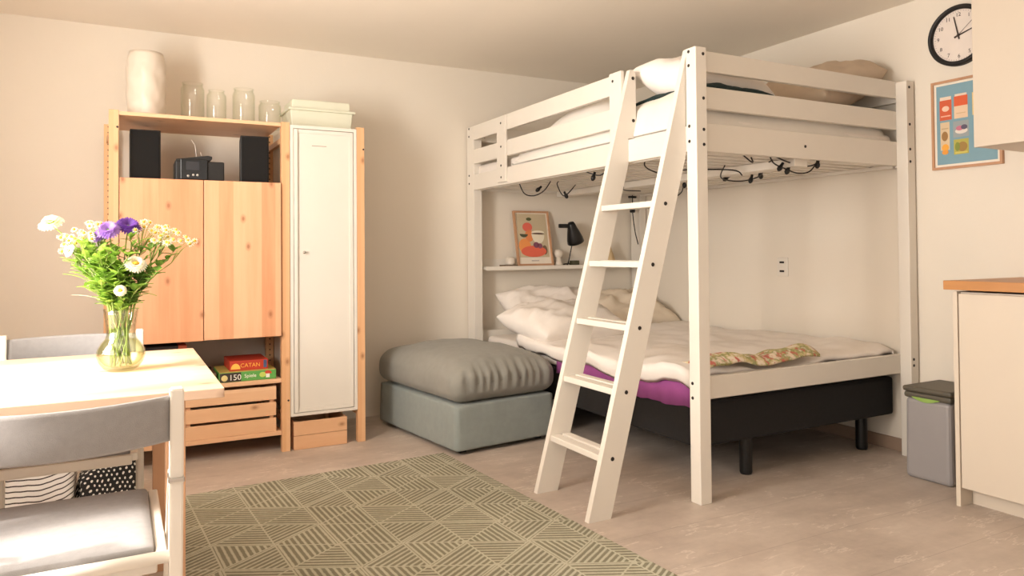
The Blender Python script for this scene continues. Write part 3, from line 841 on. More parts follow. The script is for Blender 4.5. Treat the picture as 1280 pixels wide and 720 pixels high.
# ------------------------------------------------------------------ kitchen corner
KY1 = -2.815
kc = thing('base_cabinet', 'white kitchen base cabinet standing under the oak worktop', 'kitchen cabinet', (-.29, -3.6, 0))
obj('side_panel', bx(-.572, -.02, KY1 - .018, KY1, 0, .892), M['whitepanel'], kc)
obj('body', bx(-.548, -.02, -4.4, KY1 - .019, .08, .890), M['whitepanel'], kc)
obj('door', bx(-.568, -.549, -3.435, KY1 - .021, .078, .884, bev=.0015), M['whitepanel'], kc)
obj('door', bx(-.568, -.549, -4.05, -3.438, .078, .884, bev=.0015), M['whitepanel'], kc)
obj('plinth', bx(-.49, -.474, -4.4, KY1 - .019, 0, .079), M['whitepanel'], kc)
single('worktop', bx(-.592, -.003, -4.45, -2.787, .8995, .9375, bev=.002), M['oak'], 'light oak kitchen worktop on top of the white base cabinet', 'worktop', (-.3, -3.6, .8995))
uc = thing('wall_cabinet', 'white kitchen wall cabinet hanging in front of the clock and poster', 'kitchen cabinet', (-.18, -3.4, 1.508))
obj('body', bx(-.372, -.003, -4.2, -2.812, 1.510, 2.33), M['whitepanel'], uc)
obj('door', bx(-.394, -.374, -3.42, -2.813, 1.508, 2.33, bev=.0015), M['whitepanel'], uc)
obj('door', bx(-.394, -.374, -4.02, -3.423, 1.508, 2.33, bev=.0015), M['whitepanel'], uc)
# bin
bn = thing('trash_bin', 'grey plastic trash bin with dark lid between bed post and kitchen cabinet', 'bin', (-.24, -2.56, 0))
def taper(bm, x0, x1, y0, y1, z0, z1, dt, bev):
    box(bm, x0, x1, y0, y1, z0, z1, bev=bev, seg=3)
    cx, cy = (x0 + x1) / 2, (y0 + y1) / 2
    for v in bm.verts:
        k = (v.co.z - z0) / (z1 - z0)
        v.co.x = cx + (v.co.x - cx) * (1 + dt * (1 - k)); v.co.y = cy + (v.co.y - cy) * (1 + dt * (1 - k))
    return bm
obj('body', taper(nb(), -.374, -.10, -2.676, -2.462, .0, .375, .03, .02), M['bin'], bn)
obj('rim', bx(-.378, -.096, -2.682, -2.456, .372, .402, bev=.012), M['binlid'], bn)
bm = bx(-.382, -.092, -2.686, -2.452, .402, .428, bev=.011, seg=3)
obj('lid', bm, M['binlid'], bn)
bm = nb(); n = 12
prism(bm, [(-.3805, -2.50 - .13 * i / n, .378 - .016 * math.sin(PI * i / n)) for i in range(n + 1)] + [(-.3805, -2.63, .381), (-.3805, -2.50, .381)], (.004, 0, 0))
bmesh.ops.triangulate(bm, faces=bm.faces[:]); obj('liner_edge', bm, M['green'], bn)

# ------------------------------------------------------------------ pine shelving
IY = -.56; IB = -.03
iv = thing('shelving_unit', 'pine shelving unit with open posts along the back wall', 'shelving', (-3.05, -.29, 0))
def ivpost(x0, y0, m, h=1.79):
    o = obj('post', bx(x0, x0 + .044, y0, y0 + .044, 0, h, bev=.002), m, iv)
    # put the mesh origin at the post's own axis so that the peg holes follow it
    c = Vector((x0 + .022, y0 + .022, 0)) - iv.location
    o.data.transform(Matrix.Translation(-c)); o.location = c
for x0, xr in ((-3.70, -3.728), (-2.876, -2.876), (-2.458, -2.458)):
    ivpost(x0, IY, M['pinepost']); ivpost(xr, IB - .044, M['peg'])
    for z in (.16, .62, 1.24, 1.70):
        bm = nb(); prism(bm, [(x0 + .012, IY + .044, z - .015), (x0 + .034, IY + .044, z - .015), (x0 + .034, IY + .044, z + .015), (x0 + .012, IY + .044, z + .015)], (xr - x0, IB - .088 - IY, 0))
        obj('rail', bm, M['pinepost'], iv)
for z0, z1, a, b in ((1.766, 1.785, -3.655, -2.877), (.374, .396, -3.655, -2.877), (.092, .115, -3.655, -2.877)):
    obj('shelf', bx(a, b, IY + .006, IB - .01, z0, z1, bev=.002), M['pinex'], iv)
def knot_cap(x, z):
    bm = nb(); lathe(bm, [(0, .002), (.005, .0015), (.006, -.001)], (x, IY, z), seg=10, axis='-y'); obj('screw_cap', bm, M['bolt'], iv)
knot_cap(-3.662, 1.705); knot_cap(-2.842, .275); knot_cap(-2.42, 1.665)

pc = thing('pine_cabinet', 'wide pine cabinet with two plain doors hung in the shelving', 'cabinet', (-3.266, -.29, .626))
obj('body', bx(-3.652, -2.880, IY + .006, -.045, .628, 1.455, bev=.001), M['pine'], pc)
obj('door', bx(-3.651, -3.271, IY - .014, IY + .005, .626, 1.455, bev=.002), M['pine'], pc)
d2 = obj('door', bx(-3.267, -2.881, IY - .014, IY + .005, .628, 1.455, bev=.002), M['pine'], pc)

wc = thing('tall_white_cabinet', 'tall narrow white cabinet with one panelled door in the shelving', 'cabinet', (-2.647, -.29, .182))
bm = nb()
box(bm, -2.830, -2.813, IY, IB - .05, .184, 1.778); box(bm, -2.477, -2.460, IY, IB - .05, .184, 1.778)
box(bm, -2.813, -2.477, IY, IB - .05, 1.760, 1.778); box(bm, -2.813, -2.477, IY, IB - .05, .184, .20); box(bm, -2.813, -2.477, IB - .06, IB - .05, .20, 1.76)
obj('body', bm, M['white'], wc)
bm = nb()
box(bm, -2.810, -2.480, IY + .008, IY + .020, .203, 1.757)
box(bm, -2.810, -2.790, IY - .004, IY + .008, .203, 1.757, bev=.0015); box(bm, -2.500, -2.480, IY + .003, IY + .008, .203, 1.757, bev=.001)
box(bm, -2.790, -2.500, IY + .003, IY + .008, 1.737, 1.757); box(bm, -2.790, -2.500, IY + .003, IY + .008, .203, .226)
wd = obj('door', bm, M['white'], wc)
bm = nb(); lathe(bm, [(.003, 0), (.003, .012), (.008, .016), (.008, .022), (0, .024)], (-2.757, IY + .008, 1.078), seg=16, axis='-y'); obj('knob', bm, M['silver'], wc, parent=wd, smooth=True)
obj('handle_recess', bx(-2.71, -2.63, IY + .0065, IY + .0082, 1.668, 1.671), M['skirting'], wc, parent=wd)

# crates
def crate(x0, x1, y0, y1, z0, z1, n, label, gap=.012):
    c = thing('wooden_crate', label, 'crate', ((x0 + x1) / 2, (y0 + y1) / 2, z0), 0, 'pine crates in the shelving')
    h = (z1 - z0 - gap * (n - 1)) / n
    for i in range(n):
        a = z0 + i * (h + gap)
        obj('front_slat', bx(x0, x1, y0, y0 + .012, a, a + h, bev=.0015), M['pinex'], c)
        obj('back_slat', bx(x0, x1, y1 - .012, y1, a, a + h, bev=.0015), M['pinex'], c)
        obj('side_slat', bx(x0, x0 + .012, y0 + .0125, y1 - .0125, a, a + h, bev=.0015), M['pinex'], c)
        obj('side_slat', bx(x1 - .012, x1, y0 + .0125, y1 - .0125, a, a + h, bev=.0015), M['pinex'], c)
    obj('bottom', bx(x0 + .0125, x1 - .0125, y0 + .0125, y1 - .0125, z0, z0 + .01), M['pinex'], c)
    for xx in (x0 + .013, x1 - .033):
        for yy in (y0 + .013, y1 - .033): obj('corner_post', bx(xx, xx + .02, yy, yy + .02, z0 + .01, z1 - .004), M['pinex'], c)
    return c
crate(-3.362, -2.904, IY + .012, -.1, .1155, .357, 3, 'wide slatted pine crate on the bottom shelf below the board games', .014)
crate(-3.648, -3.374, IY + .012, -.1, .1155, .357, 3, 'slatted pine crate on the bottom shelf at the left end, behind the chair', .014)
crate(-2.813, -2.520, IY + .002, -.16, 0.0005, .152, 2, 'small two-slat pine crate on the floor under the tall white cabinet', .002)

# hi-fi and speakers
CT = 1.4555
def speaker(x0, x1, y0, rz, label):
    s = thing('speaker', label, 'speaker', ((x0 + x1) / 2, y0 + .1, CT), 0, 'speakers in the shelving')
    obj('cabinet', bx(x0, x1, y0, y0 + .20, CT, CT + .262, bev=.003), M['black'], s)
    obj('grille', bx(x0 + .006, x1 - .006, y0 - .010, y0 - .0005, CT + .006, CT + .256, bev=.004), mat('speaker_cloth', srgb(17, 16, 15), .95, .1, 200, .3, 900), s)
    return s
speaker(-3.606, -3.463, -.44, 0, 'black speaker on the pine cabinet at the left of the stereo')
s2 = speaker(-3.062, -2.915, -.46, 0, 'black speaker on the pine cabinet at the right of the stereo')
s2.rotation_euler = (0, 0, R(-6))
st = thing('stereo', 'small black mini stereo standing between two speakers', 'stereo', (-3.27, -.38, CT))
obj('body', bx(-3.395, -3.155, -.46, -.28, CT + .006, CT + .110, bev=.006), M['black'], st)
obj('front_panel', bx(-3.372, -3.24, -.474, -.461, CT + .010, CT + .118, bev=.004), plain('gloss_black', srgb(16, 16, 18), .2), st)
obj('display', bx(-3.345, -3.28, -.4752, -.4738, CT + .060, CT + .105), plain('dark_display', srgb(44, 44, 48), .15), st)
bm = nb(); prism(bm, [(-3.39, -.45, CT + .110), (-3.39, -.45, CT + .118), (-3.235, -.45, CT + .142), (-3.215, -.45, CT + .138), (-3.215, -.45, CT + .125), (-3.24, -.45, CT + .11)], (0, .14, 0)); obj('lid', bm, M['black'], st)
for q, xx in enumerate((-3.335, -3.31, -3.29)):
    bm = nb(); lathe(bm, [(.006, 0), (.006, .004), (0, .005)], (xx, -.4745, CT + .028 + .006 * (q > 0)), seg=12, axis='-y'); obj('button', bm, M['silver'], st)
obj('foot', bx(-3.385, -3.165, -.45, -.29, CT, CT + .0065), M['black'], st)
bm = nb(); tube(bm, [(-3.275, -.30, CT + .11), (-3.285, -.27, CT + .22), (-3.30, -.24, CT + .25)], .002, 6); tube(bm, [(-3.24, -.30, CT + .11), (-3.25, -.20, CT + .19)], .0015, 6)
obj('aerial', bm, M['linen'], st)

# board games
def flat_box(name, x0, x1, y0, y1, z0, z1, m, label, cat='board game', group='board games on the shelf'):
    t = thing(name, label, cat, ((x0 + x1) / 2, (y0 + y1) / 2, z0), 0, group)
    obj('box', bx(x0, x1, y0, y1, z0, z1, bev=.002), m, t)
    return t
GZ = .3965
g1 = flat_box('board_game', -3.19, -2.902, -.535, -.26, GZ, GZ + .050, plain('green_card', srgb(92, 160, 76), .5), 'flat green board game box marked 150, at the bottom of the pile')
obj('front_label', bx(-3.188, -3.082, -.5362, -.535, GZ + .002, GZ + .048), M['ink'], g1); obj('lid_top', bx(-3.189, -2.903, -.534, -.261, GZ + .050, GZ + .0515), plain('yellow_card', srgb(196, 176, 92), .5), g1)
lg = M['petwhite']
wt = plain('white_print', srgb(238, 234, 224), .5)
obj('lettering', text_bm('150', .042, face_minus_y(-3.112, -.5366, GZ + .022), .0006), wt, g1)
obj('lettering', text_bm('Spiele', .026, face_minus_y(-3.035, -.5356, GZ + .026), .0006), wt, g1)
bm = nb(); ball(bm, (-3.165, -.537, GZ + .022), .016, (1, .08, 1.0)); obj('picture_mark', bm, plain('cream_mark', srgb(216, 196, 132), .5), g1)
bm = nb(); ball(bm, (-2.972, -.5358, GZ + .027), .014, (1.2, .08, 1.0)); obj('picture_mark', bm, plain('lime_mark', srgb(190, 206, 96), .5), g1)
bm = nb(); prism(bm, [(-2.945 + .02 * math.cos(R(a)), -.5358, GZ + .030 + .018 * math.sin(R(a))) for a in range(0, 181, 20)], (0, .001, 0)); obj('toadstool_mark', bm, plain('red_mark', srgb(204, 70, 48), .5), g1)
obj('toadstool_stalk', bx(-2.955, -2.936, -.5358, -.5350, GZ + .010, GZ + .030), wt, g1)
g2 = flat_box('board_game', -3.135, -2.938, -.50, -.26, GZ + .0518, GZ + .104, plain('red_card', srgb(188, 58, 36), .5), 'red board game box with yellow lettering on top of the green one')
obj('lettering', text_bm('CATAN', .030, face_minus_y(-3.030, -.5010, GZ + .077), .0006), plain('yellow_print', srgb(238, 180, 70), .5), g2)
bm = nb(); prism(bm, [(-3.105 + .024 * math.cos(R(a)), -.5008, GZ + .060 + .030 * math.sin(R(a))) for a in range(0, 181, 15)], (0, .001, 0)); obj('sun_mark', bm, plain('yellow_mark', srgb(244, 190, 84), .5), g2)
obj('end_label', bx(-2.962, -2.945, -.5008, -.500, GZ + .060, GZ + .100), plain('blue_mark', srgb(70, 84, 120), .5), g2)
flat_box('board_game', -3.36, -3.20, -.50, -.24, GZ, GZ + .048, mat('brown_card', srgb(96, 76, 56), .6), 'flat brown box left of the green board game')
flat_box('storage_box', -3.62, -3.385, -.50, -.24, GZ, GZ + .205, mat('black_card', srgb(36, 30, 27), .7), 'tall black box on the shelf below the left pine door', 'box')
flat_box('storage_box', -3.383, -3.343, -.50, -.24, GZ, GZ + .205, mat('rust_card', srgb(176, 82, 52), .7), 'slim rust red box standing beside the tall black box', 'box')

# things on top
TT = 1.7855
def jar(x, y, r, h, label, neck=.86):
    bm = nb(); z = TT
    pr = [(0, .004), (r * .92, .004), (r, .014), (r, h * .80), (r * .98, h * .86), (r * neck, h * .93), (r * neck, h * .97), (r * (neck + .05), h * .985), (r * (neck + .05), h), (r * (neck - .06), h),
          (r * (neck - .06), h * .93), (r * .92, h * .84), (r * .94, h * .78), (r * .94, .02), (r * .86, .012), (0, .012)]
    pr = [(0, 0), (r * .92, 0)] + pr[2:]
    lathe(bm, pr, (x, y, z), seg=40)
    return single('glass_jar', bm, M['jar'], label, 'jar', (x, y, z), 'glass jars on top of the shelving', True)
jar(-3.299, -.30, .060, .224, 'clear glass jar next to the tall white vase on the shelving')
jar(-3.177, -.30, .052, .196, 'narrow glass jar with a rounded shoulder, second from the white vase', .78)
jar(-3.033, -.30, .060, .218, 'tall wide glass jar, third from the white vase')
jar(-2.891, -.30, .062, .158, 'short glass jar next to the pale storage box')
bm = nb()
prof = [(0, 0), (.086, 0), (.092, .01), (.094, .10), (.096, .22), (.094, .31), (.086, .345), (.082, .362), (.076, .362), (.08, .34), (.088, .30), (.088, .02), (0, .016)]
P2 = []
for (a, b) in zip(prof, prof[1:]):
    k = 10 if abs(b[1] - a[1]) > .05 else 1
    for q in range(k): P2.append((a[0] + (b[0] - a[0]) * q / k, a[1] + (b[1] - a[1]) * q / k))
P2.append(prof[-1])
lathe(bm, P2, (0, 0, 0), seg=72)
for v in bm.verts:
    a = math.atan2(v.co.y, v.co.x); rr = math.hypot(v.co.x, v.co.y)
    if rr > .09:
        d = .004 * math.sin(a * 5 + v.co.z * 26) * math.sin(v.co.z * 22) + .003 * nz(v.co.x, v.co.y, v.co.z, 30)
        v.co.x += math.cos(a) * d; v.co.y += math.sin(a) * d
bmesh.ops.translate(bm, vec=(-3.527, -.30, TT), verts=bm.verts[:])
single('white_vase', bm, M['ceramic'], 'tall white embossed vase at the left end of the shelving top', 'vase', (-3.527, -.30, TT), smooth=True)
sb = thing('lidded_box', 'pale green-white storage box with lid on the tall white cabinet', 'storage box', (-2.62, -.30, 1.7785))
def trap(bm, x0, x1, y0, y1, z0, z1, ins):
    box(bm, x0, x1, y0, y1, z0, z1, bev=.006, seg=2)
    cx, cy = (x0 + x1) / 2, (y0 + y1) / 2
    for v in bm.verts:
        k = (z1 - v.co.z) / (z1 - z0)
        v.co.x = cx + (v.co.x - cx) * (1 - ins * k); v.co.y = cy + (v.co.y - cy) * (1 - ins * k)
    return bm
obj('base', trap(nb(), -2.80, -2.44, -.42, -.16, 1.7785, 1.892, .06), M['box'], sb)
bm = trap(nb(), -2.785, -2.455, -.405, -.175, 1.900, 1.955, -.02); box(bm, -2.812, -2.428, -.432, -.148, 1.888, 1.902, bev=.004)
obj('lid', bm, M['box'], sb)
bm = nb(); tube(bm, [(-2.66, -.29, 1.953), (-2.655, -.29, 1.968), (-2.585, -.29, 1.968), (-2.58, -.29, 1.953)], .006); obj('handle', bm, M['box'], sb, smooth=True)

# ------------------------------------------------------------------ ottoman
ot = thing('ottoman', 'square grey-green fabric ottoman with soft top cushion beside the bed', 'ottoman', (-2.092, -1.111, 0), R(7))
OW, OD = .645, .93
def soft_box(x0, x1, y0, y1, z0, z1, rad, n, f):
    bm = nb(); bmesh.ops.create_cube(bm, size=2)
    bmesh.ops.subdivide_edges(bm, edges=bm.edges[:], cuts=n, use_grid_fill=True)
    hx, hy, hz = (x1 - x0) / 2, (y1 - y0) / 2, (z1 - z0) / 2
    c = Vector(((x0 + x1) / 2, (y0 + y1) / 2, (z0 + z1) / 2))
    for v in bm.verts:
        p = Vector((v.co.x * hx, v.co.y * hy, v.co.z * hz))
        q = Vector((max(-hx + rad, min(hx - rad, p.x)), max(-hy + rad, min(hy - rad, p.y)), max(-hz + rad, min(hz - rad, p.z))))
        d = p - q
        if d.length > 1e-6: p = q + d.normalized() * rad
        v.co = f(p, hx, hy, hz) + c
    return bm
def base_f(p, hx, hy, hz):
    k = (hz - p.z) / (2 * hz)
    w = .004 * nz(p.x, p.y, p.z, 9)
    return Vector((p.x * (1 + .018 * k) + w, p.y * (1 + .018 * k) + w, p.z))
bm = soft_box(0, OW, 0, OD, .022, .263, .012, 24, base_f)
def inroot(bm, root): bmesh.ops.transform(bm, matrix=mw(root), verts=bm.verts[:]); return bm
obj('base', inroot(bm, ot), M['ottoman'], ot, smooth=True)
for x in (.05, OW - .09):
    for y in (.05, OD - .09): obj('foot', inroot(bx(x, x + .04, y, y + .04, 0, .03), ot), M['black'], ot)
def cush_f(p, hx, hy, hz):
    u, v, w = p.x / hx, p.y / hy, p.z / hz
    dome = .078 * max(0, (1 - u * u)) ** .7 * max(0, (1 - v * v)) ** .7
    z = p.z + (dome if w > 0 else 0) * max(0, w)
    bulge = .020 * (1 - w * w)
    x = p.x + math.copysign(bulge, u) * min(1, abs(u)) ** 3; y = p.y + math.copysign(bulge, v) * min(1, abs(v)) ** 3
    # corner sag
    z -= .020 * (abs(u) * abs(v)) ** 6 * max(0, w)
    # gathers along the front (-y) seam: vertical folds fading up and down
    fr_ = max(0, -v) ** 5 * max(0, 1 - abs(w - .35) * 1.1) * max(0, min(1, (1.02 - abs(u)) * 5))
    y += fr_ * .012 * math.sin(p.x * 112 + 3 * nz(p.x, 1, 2, 7)) 
    z += fr_ * .010 * math.sin(p.x * 52 + 1.2)
    n_ = .010 * nz(p.x, p.y, p.z + 3, 4.5) + .005 * nz(p.x, p.y, p.z, 11)
    return Vector((x + n_ * .6, y + n_ * .6, z + n_ * max(0, w)))
bm = soft_box(-.004, OW + .004, -.004, OD + .004, .268, .462, .062, 44, cush_f)
obj('cushion', inroot(bm, ot), M['cushion'], ot, smooth=True)
bm = nb(); tube(bm, [(x, -.019, .372 + .004 * math.sin(x * 30)) for x in [i * .02 + .02 for i in range(31)]], .0016, 5)
obj('seam', inroot(bm, ot), M['cushion'], ot, smooth=True)

# ------------------------------------------------------------------ rug
rg = bx(-.78, .64, -.95, .95, 0, .009, bev=.003)
bmesh.ops.transform(rg, matrix=Matrix.Translation((0, 0, 0)), verts=rg.verts[:])
ro = obj('rug', rg, M['rug']); ro.location = (-2.72, -2.015, .0005); ro.rotation_euler = (0, 0, R(3.2))
tag(ro, 'olive grey rug with striped triangle pattern on the floor', 'rug')

# ------------------------------------------------------------------ table
tb = thing('dining_table', 'pale pine dining table at the left with a glass vase on it', 'table', (-4.0, -2.245, 0))
TX0, TX1, TY0, TY1, TZ = -4.62, -3.42, -2.69, -1.81, .740
obj('tabletop', bx(TX0, TX1, TY0, TY1, TZ - .024, TZ, bev=.002), M['pinetop'], tb)
for x in (-3.552, -4.54):
    for y in (TY0 + .03, TY1 - .075):
        obj('leg', bx(x, x + .045, y, y + .045, 0, TZ - .024, bev=.002), M['pineleg'], tb)
obj('apron', bx(-4.50, -3.553, TY1 - .062, TY1 - .042, TZ - .084, TZ - .0245), M['pineleg'], tb)

# ------------------------------------------------------------------ folding chairs
def make_chair(label):
    c = thing('folding_chair', label, 'chair', (0, 0, 0), 0, 'folding chairs at the table')
    def leanbar(nm, x, pts, wx, wy, m=M['white']):
        bm = nb(); a = []
        (y0, z0), (y1, z1) = pts
        prism(bm, [(x - wx / 2, y0 - wy / 2, z0), (x - wx / 2, y0 + wy / 2, z0), (x - wx / 2, y1 + wy / 2, z1), (x - wx / 2, y1 - wy / 2, z1)], (wx, 0, 0))
        bmesh.ops.bevel(bm, geom=bm.edges[:], offset=.003, segments=2, affect='EDGES')
        return obj(nm, bm, m, c)
    for s in (-1, 1):
        leanbar('back_post', s * .216, ((.035, 0), (-.045, .79)), .026, .040)
        leanbar('front_leg', s * .209, ((.40, 0), (.012, .61)), .012, .026)
        obj('seat_rail', bx(s * .190 - .011, s * .190 + .011, .0, .46, .418, .444, bev=.004), M['white'], c)
        bm = nb(); box(bm, s * .216 - .015, s * .216 + .015, -.052, .0, .596, .606, bev=.002); obj('hinge', bm, M['silver'], c)
    bm = nb(); tube(bm, [(-.203, -.006, .434), (.203, -.006, .434)], .013, 12); obj('rear_bar', bm, M['white'], c, smooth=True)
    obj('cross_rail', bx(-.184, .184, .04, .058, .385, .415, bev=.004), M['white'], c)
    obj('front_rail', bx(-.184, .184, .448, .468, .408, .440, bev=.004), M['white'], c)
    obj('stretcher', bx(-.179, .179, .30, .318, .14, .17, bev=.004), M['white'], c)
    bm = soft_box(-.178, .178, .008, .447, .424, .458, .012, 14, lambda p, hx, hy, hz: Vector((p.x, p.y, p.z + .008 * (1 - (p.x / hx) ** 2) * (1 - (p.y / hy) ** 2) * (1 if p.z > 0 else 0))))
    obj('seat_pad', bm, M['greyfabric'], c, smooth=True)
    bm = nb(); n = 24; ring = []
    for i in range(n + 1):
        u = i / n * 2 - 1; x = u * .203; yb = -.040 - .072 * (1 - u * u)
        zs = [.685, .689, .770, .774]; 
        sec = [(-.012, .688), (-.008, .682), (.008, .682), (.012, .688), (.010, .768), (.006, .775), (-.006, .775), (-.010, .768)]
        ring.append([bm.verts.new((x, yb + a + (.73 - b) * .1, b)) for a, b in sec])
    for a, b in zip(ring, ring[1:]):
        for k in range(8): bm.faces.new((a[k], a[(k + 1) % 8], b[(k + 1) % 8], b[k]))
    bm.faces.new(ring[0][::-1]); bm.faces.new(ring[-1])
    obj('backrest', bm, M['greyfabric'], c, smooth=True)
    return c
ch = make_chair('white folding chair with grey seat nearest the camera, back towards the room')
ch.location = (-3.764, -2.945, .010)
ch2 = copy_tree(ch)
ch2['label'] = 'white folding chair on the far side of the table, facing the camera'
ch2.location = (-3.80, -1.555, 0); ch2.rotation_euler = (0, 0, PI)

# bags under the table
def bag(x0, x1, y0, y1, z1, seed, soft=.02, slump=0):
    def f(p, hx, hy, hz):
        k = (p.z + hz) / (2 * hz)
        w = soft * (nz(p.x + seed, p.y, p.z, 5) * .7 + nz(p.x, p.y + seed, p.z, 12) * .3)
        return Vector((p.x * (1 - .06 * k) + w, p.y * (1 - .15 * k) + w, p.z + slump * k * p.x + .6 * w * k))
    bm = soft_box(x0, x1, y0, y1, .0, z1, .03, 16, f)
    mz = min(v.co.z for v in bm.verts)
    bmesh.ops.translate(bm, vec=(0, 0, -mz), verts=bm.verts[:])
    return bm
single('striped_bag', bag(-4.065, -3.815, -1.10, -.86, .44, 2.2, .012), M['striped'], 'white fabric bag with dark stripes on the floor behind the far chair', 'bag', (-3.94, -.98, 0), smooth=True)
single('dotted_bag', bag(-3.81, -3.585, -1.12, -.90, .180, 5.5, .035, .30), M['dotted'], 'black fabric bag with white dots on the floor beside the striped bag', 'bag', (-3.70, -1.02, 0), smooth=True)

# ------------------------------------------------------------------ vase of flowers
VX, VY = -3.648, -2.245
vz = TZ
vs = thing('glass_vase', 'clear round-bellied glass vase of flowers on the pine table', 'vase', (VX, VY, vz))
out_ = [(.0, 0), (.030, 0), (.046, .008), (.058, .025), (.064, .045), (.062, .062), (.052, .080), (.042, .092), (.038, .105), (.039, .130), (.043, .160), (.046, .178)]
ins_ = [(r - .003, z) for r, z in out_[::-1][:-2]] + [(.028, .010), (0, .009)]
bm = nb(); lathe(bm, out_ + ins_, (VX, VY, vz), seg=48); obj('glass', bm, M['vase'], vs, smooth=True)
bm = nb(); lathe(bm, [(0, .0105), (.028, .0115), (.042, .018), (.0535, .030), (.0595, .045), (.0575, .062), (.0475, .0795), (.0395, .089), (0, .089)], (VX, VY, vz), seg=40); obj('water', bm, M['water'], vs, smooth=True)

def stem_path(tip, base_a, n=10, sag=.0):
    """from the vase's bottom through its neck to the tip"""
    b = Vector((VX + .028 * math.cos(base_a), VY + .028 * math.sin(base_a), vz + .016))
    t = Vector(tip)
    d = (t - Vector((VX, VY, vz))); d.z = 0
    ln = d.length
    nk = Vector((VX, VY, vz + .155)) + (d / max(ln, 1e-4)) * min(.030, ln * .3)
    pts = []
    for i in range(n + 1):
        k = i / n
        # quadratic through neck
        c = nk * 2 - (b + t) * .5
        c = Vector((nk.x, nk.y, nk.z + .01))
        if k < .4: p = b.lerp(nk, k / .4)
        else:
            q = (k - .4) / .6
            m1 = nk + Vector((0, 0, 1)) * (t.z - nk.z) * .45 + (nk - b) * .15
            p = nk * (1 - q) ** 2 + m1 * 2 * q * (1 - q) + t * q * q
        pts.append(p)
    return pts
def frame_of(n):
    n = Vector(n).normalized(); a = n.cross(Vector((0, 0, 1)))
    if a.length < .05: a = Vector((1, 0, 0))
    a.normalize(); b = n.cross(a).normalized(); return a, b, n
def petals(bm, c, nrm, R0, count, L_, W__, lift, curl=.0, mi=0, jit=.1):
    a, b, n = frame_of(nrm); c = Vector(c)
    for k in range(count):
        t = 2 * PI * (k + rnd.uniform(-jit, jit)) / count
        d = a * math.cos(t) + b * math.sin(t); s = n.cross(d)
        l = L_ * rnd.uniform(.9, 1.08)
        p = [c + d * R0, c + d * (R0 + l * .35) + n * lift * .5, c + d * (R0 + l * .75) + n * lift * .9, c + d * (R0 + l) + n * (lift - curl)]
        ws = [W__ * .35, W__ * .9, W__, W__ * .35]
        L1 = [bm.verts.new(q - s * w * .5) for q, w in zip(p, ws)]; L2 = [bm.verts.new(q + s * w * .5) for q, w in zip(p, ws)]
        for i in range(3):
            f = bm.faces.new((L1[i], L1[i + 1], L2[i + 1], L2[i])); f.material_index = mi
def leaf(bm, p, d, up, L_, W__):
    d = Vector(d).normalized(); s = d.cross(Vector(up))
    if s.length < .05: s = Vector((1, 0, 0))
    s.normalize(); n = s.cross(d)
    prev = None; p = Vector(p)
    for k, w in ((0, .12), (.25, .75), (.5, 1), (.75, .65), (1, .05)):
        c = p + d * L_ * k - n * L_ * .25 * k * k + n * 0
        L1, mid, R1 = bm.verts.new(c - s * w * W__ / 2 + n * .1 * W__), bm.verts.new(c), bm.verts.new(c + s * w * W__ / 2 + n * .1 * W__)
        if prev:
            bm.faces.new((prev[0], L1, mid, prev[1])); bm.faces.new((prev[1], mid, R1, prev[2]))
        prev = (L1, mid, R1)
def stem_with_leaves(root, tip, a, r=.0018, nl=6, z0=.16, L_=.035, W__=.012, m='leaf', mstem='stem'):
    pts = stem_path(tip, a)
    obj('stem', tube(nb(), pts, r, 6), M[mstem], root, smooth=True)
    if nl:
        bm = nb()
        hi = [p for p in pts if p.z > vz + z0]
        for k in range(nl):
            q = rnd.uniform(0, .92) * (len(hi) - 1); i = int(q); p = hi[i].lerp(hi[min(i + 1, len(hi) - 1)], q - i)
            t = rnd.uniform(0, 2 * PI)
            d = Vector((math.cos(t), math.sin(t), rnd.uniform(.1, .9)))
            leaf(bm, p, d, (0, 0, 1), L_ * rnd.uniform(.6, 1.25), W__ * rnd.uniform(.7, 1.25))
        obj('leaves', bm, M[m], root)
    return pts
FG = 'flowers in the glass vase'
def aster(x, dy, z, rad, m, label, a, layers=4, nrm=(0, -.55, .8), centre='yellow', leaves=5, cr=.28, kind='aster_flower', cat='flower'):
    t = thing(kind, label, cat, (VX, VY, vz + .016), 0, FG)
    tip = (x, VY + dy, z)
    stem_with_leaves(t, Vector(tip) - Vector(nrm).normalized() * rad * .25, a, .002, leaves)
    bm = nb()
    for q in range(layers):
        k = q / max(1, layers - 1)
        petals(bm, tip, nrm, rad * cr * (1 - .6 * k), int(26 - 6 * k), rad * (1 - cr) * (1 - .35 * k), rad * .22, rad * (.02 + .40 * k), rad * .12 * (1 - k))
    obj('bloom', bm, M[m], t)
    if cr > .2:
        bm = nb(); n_ = Vector(nrm).normalized(); ball(bm, Vector(tip) + n_ * rad * .12, rad * cr * .95, (1, 1, .6)); obj('flower_centre', bm, M[centre], t, smooth=True)
    bm = nb(); ball(bm, Vector(tip) - Vector(nrm).normalized() * rad * .16, rad * .34, (1, 1, .7)); obj('calyx', bm, M['leafdark'], t, smooth=True)
aster(-3.630, .00, 1.158, .037, 'petpurple', 'deep purple aster at the top of the bouquet', .3, 7, (0.1, -.6, .8), cr=.05)
aster(-3.680, -.02, 1.146, .034, 'petlilac', 'lighter purple aster just left of the deep purple one', 1.0, 7, (-.2, -.7, .7), cr=.05)
aster(-3.708, -.01, 1.128, .020, 'petlilac', 'small lilac aster below the two purple ones', 1.6, 4, (-.3, -.7, .5), cr=.12)
aster(-3.822, .01, 1.166, .033, 'petgreen', 'large white aster at the far left top of the bouquet', 2.2, 4, (-.25, -.55, .75), 'lime', 6, .3)
aster(-3.612, -.05, 1.048, .031, 'petwhite', 'cream white aster low in the middle right of the bouquet', 3.0, 4, (.1, -.75, .6), 'yellow', 5, .34)
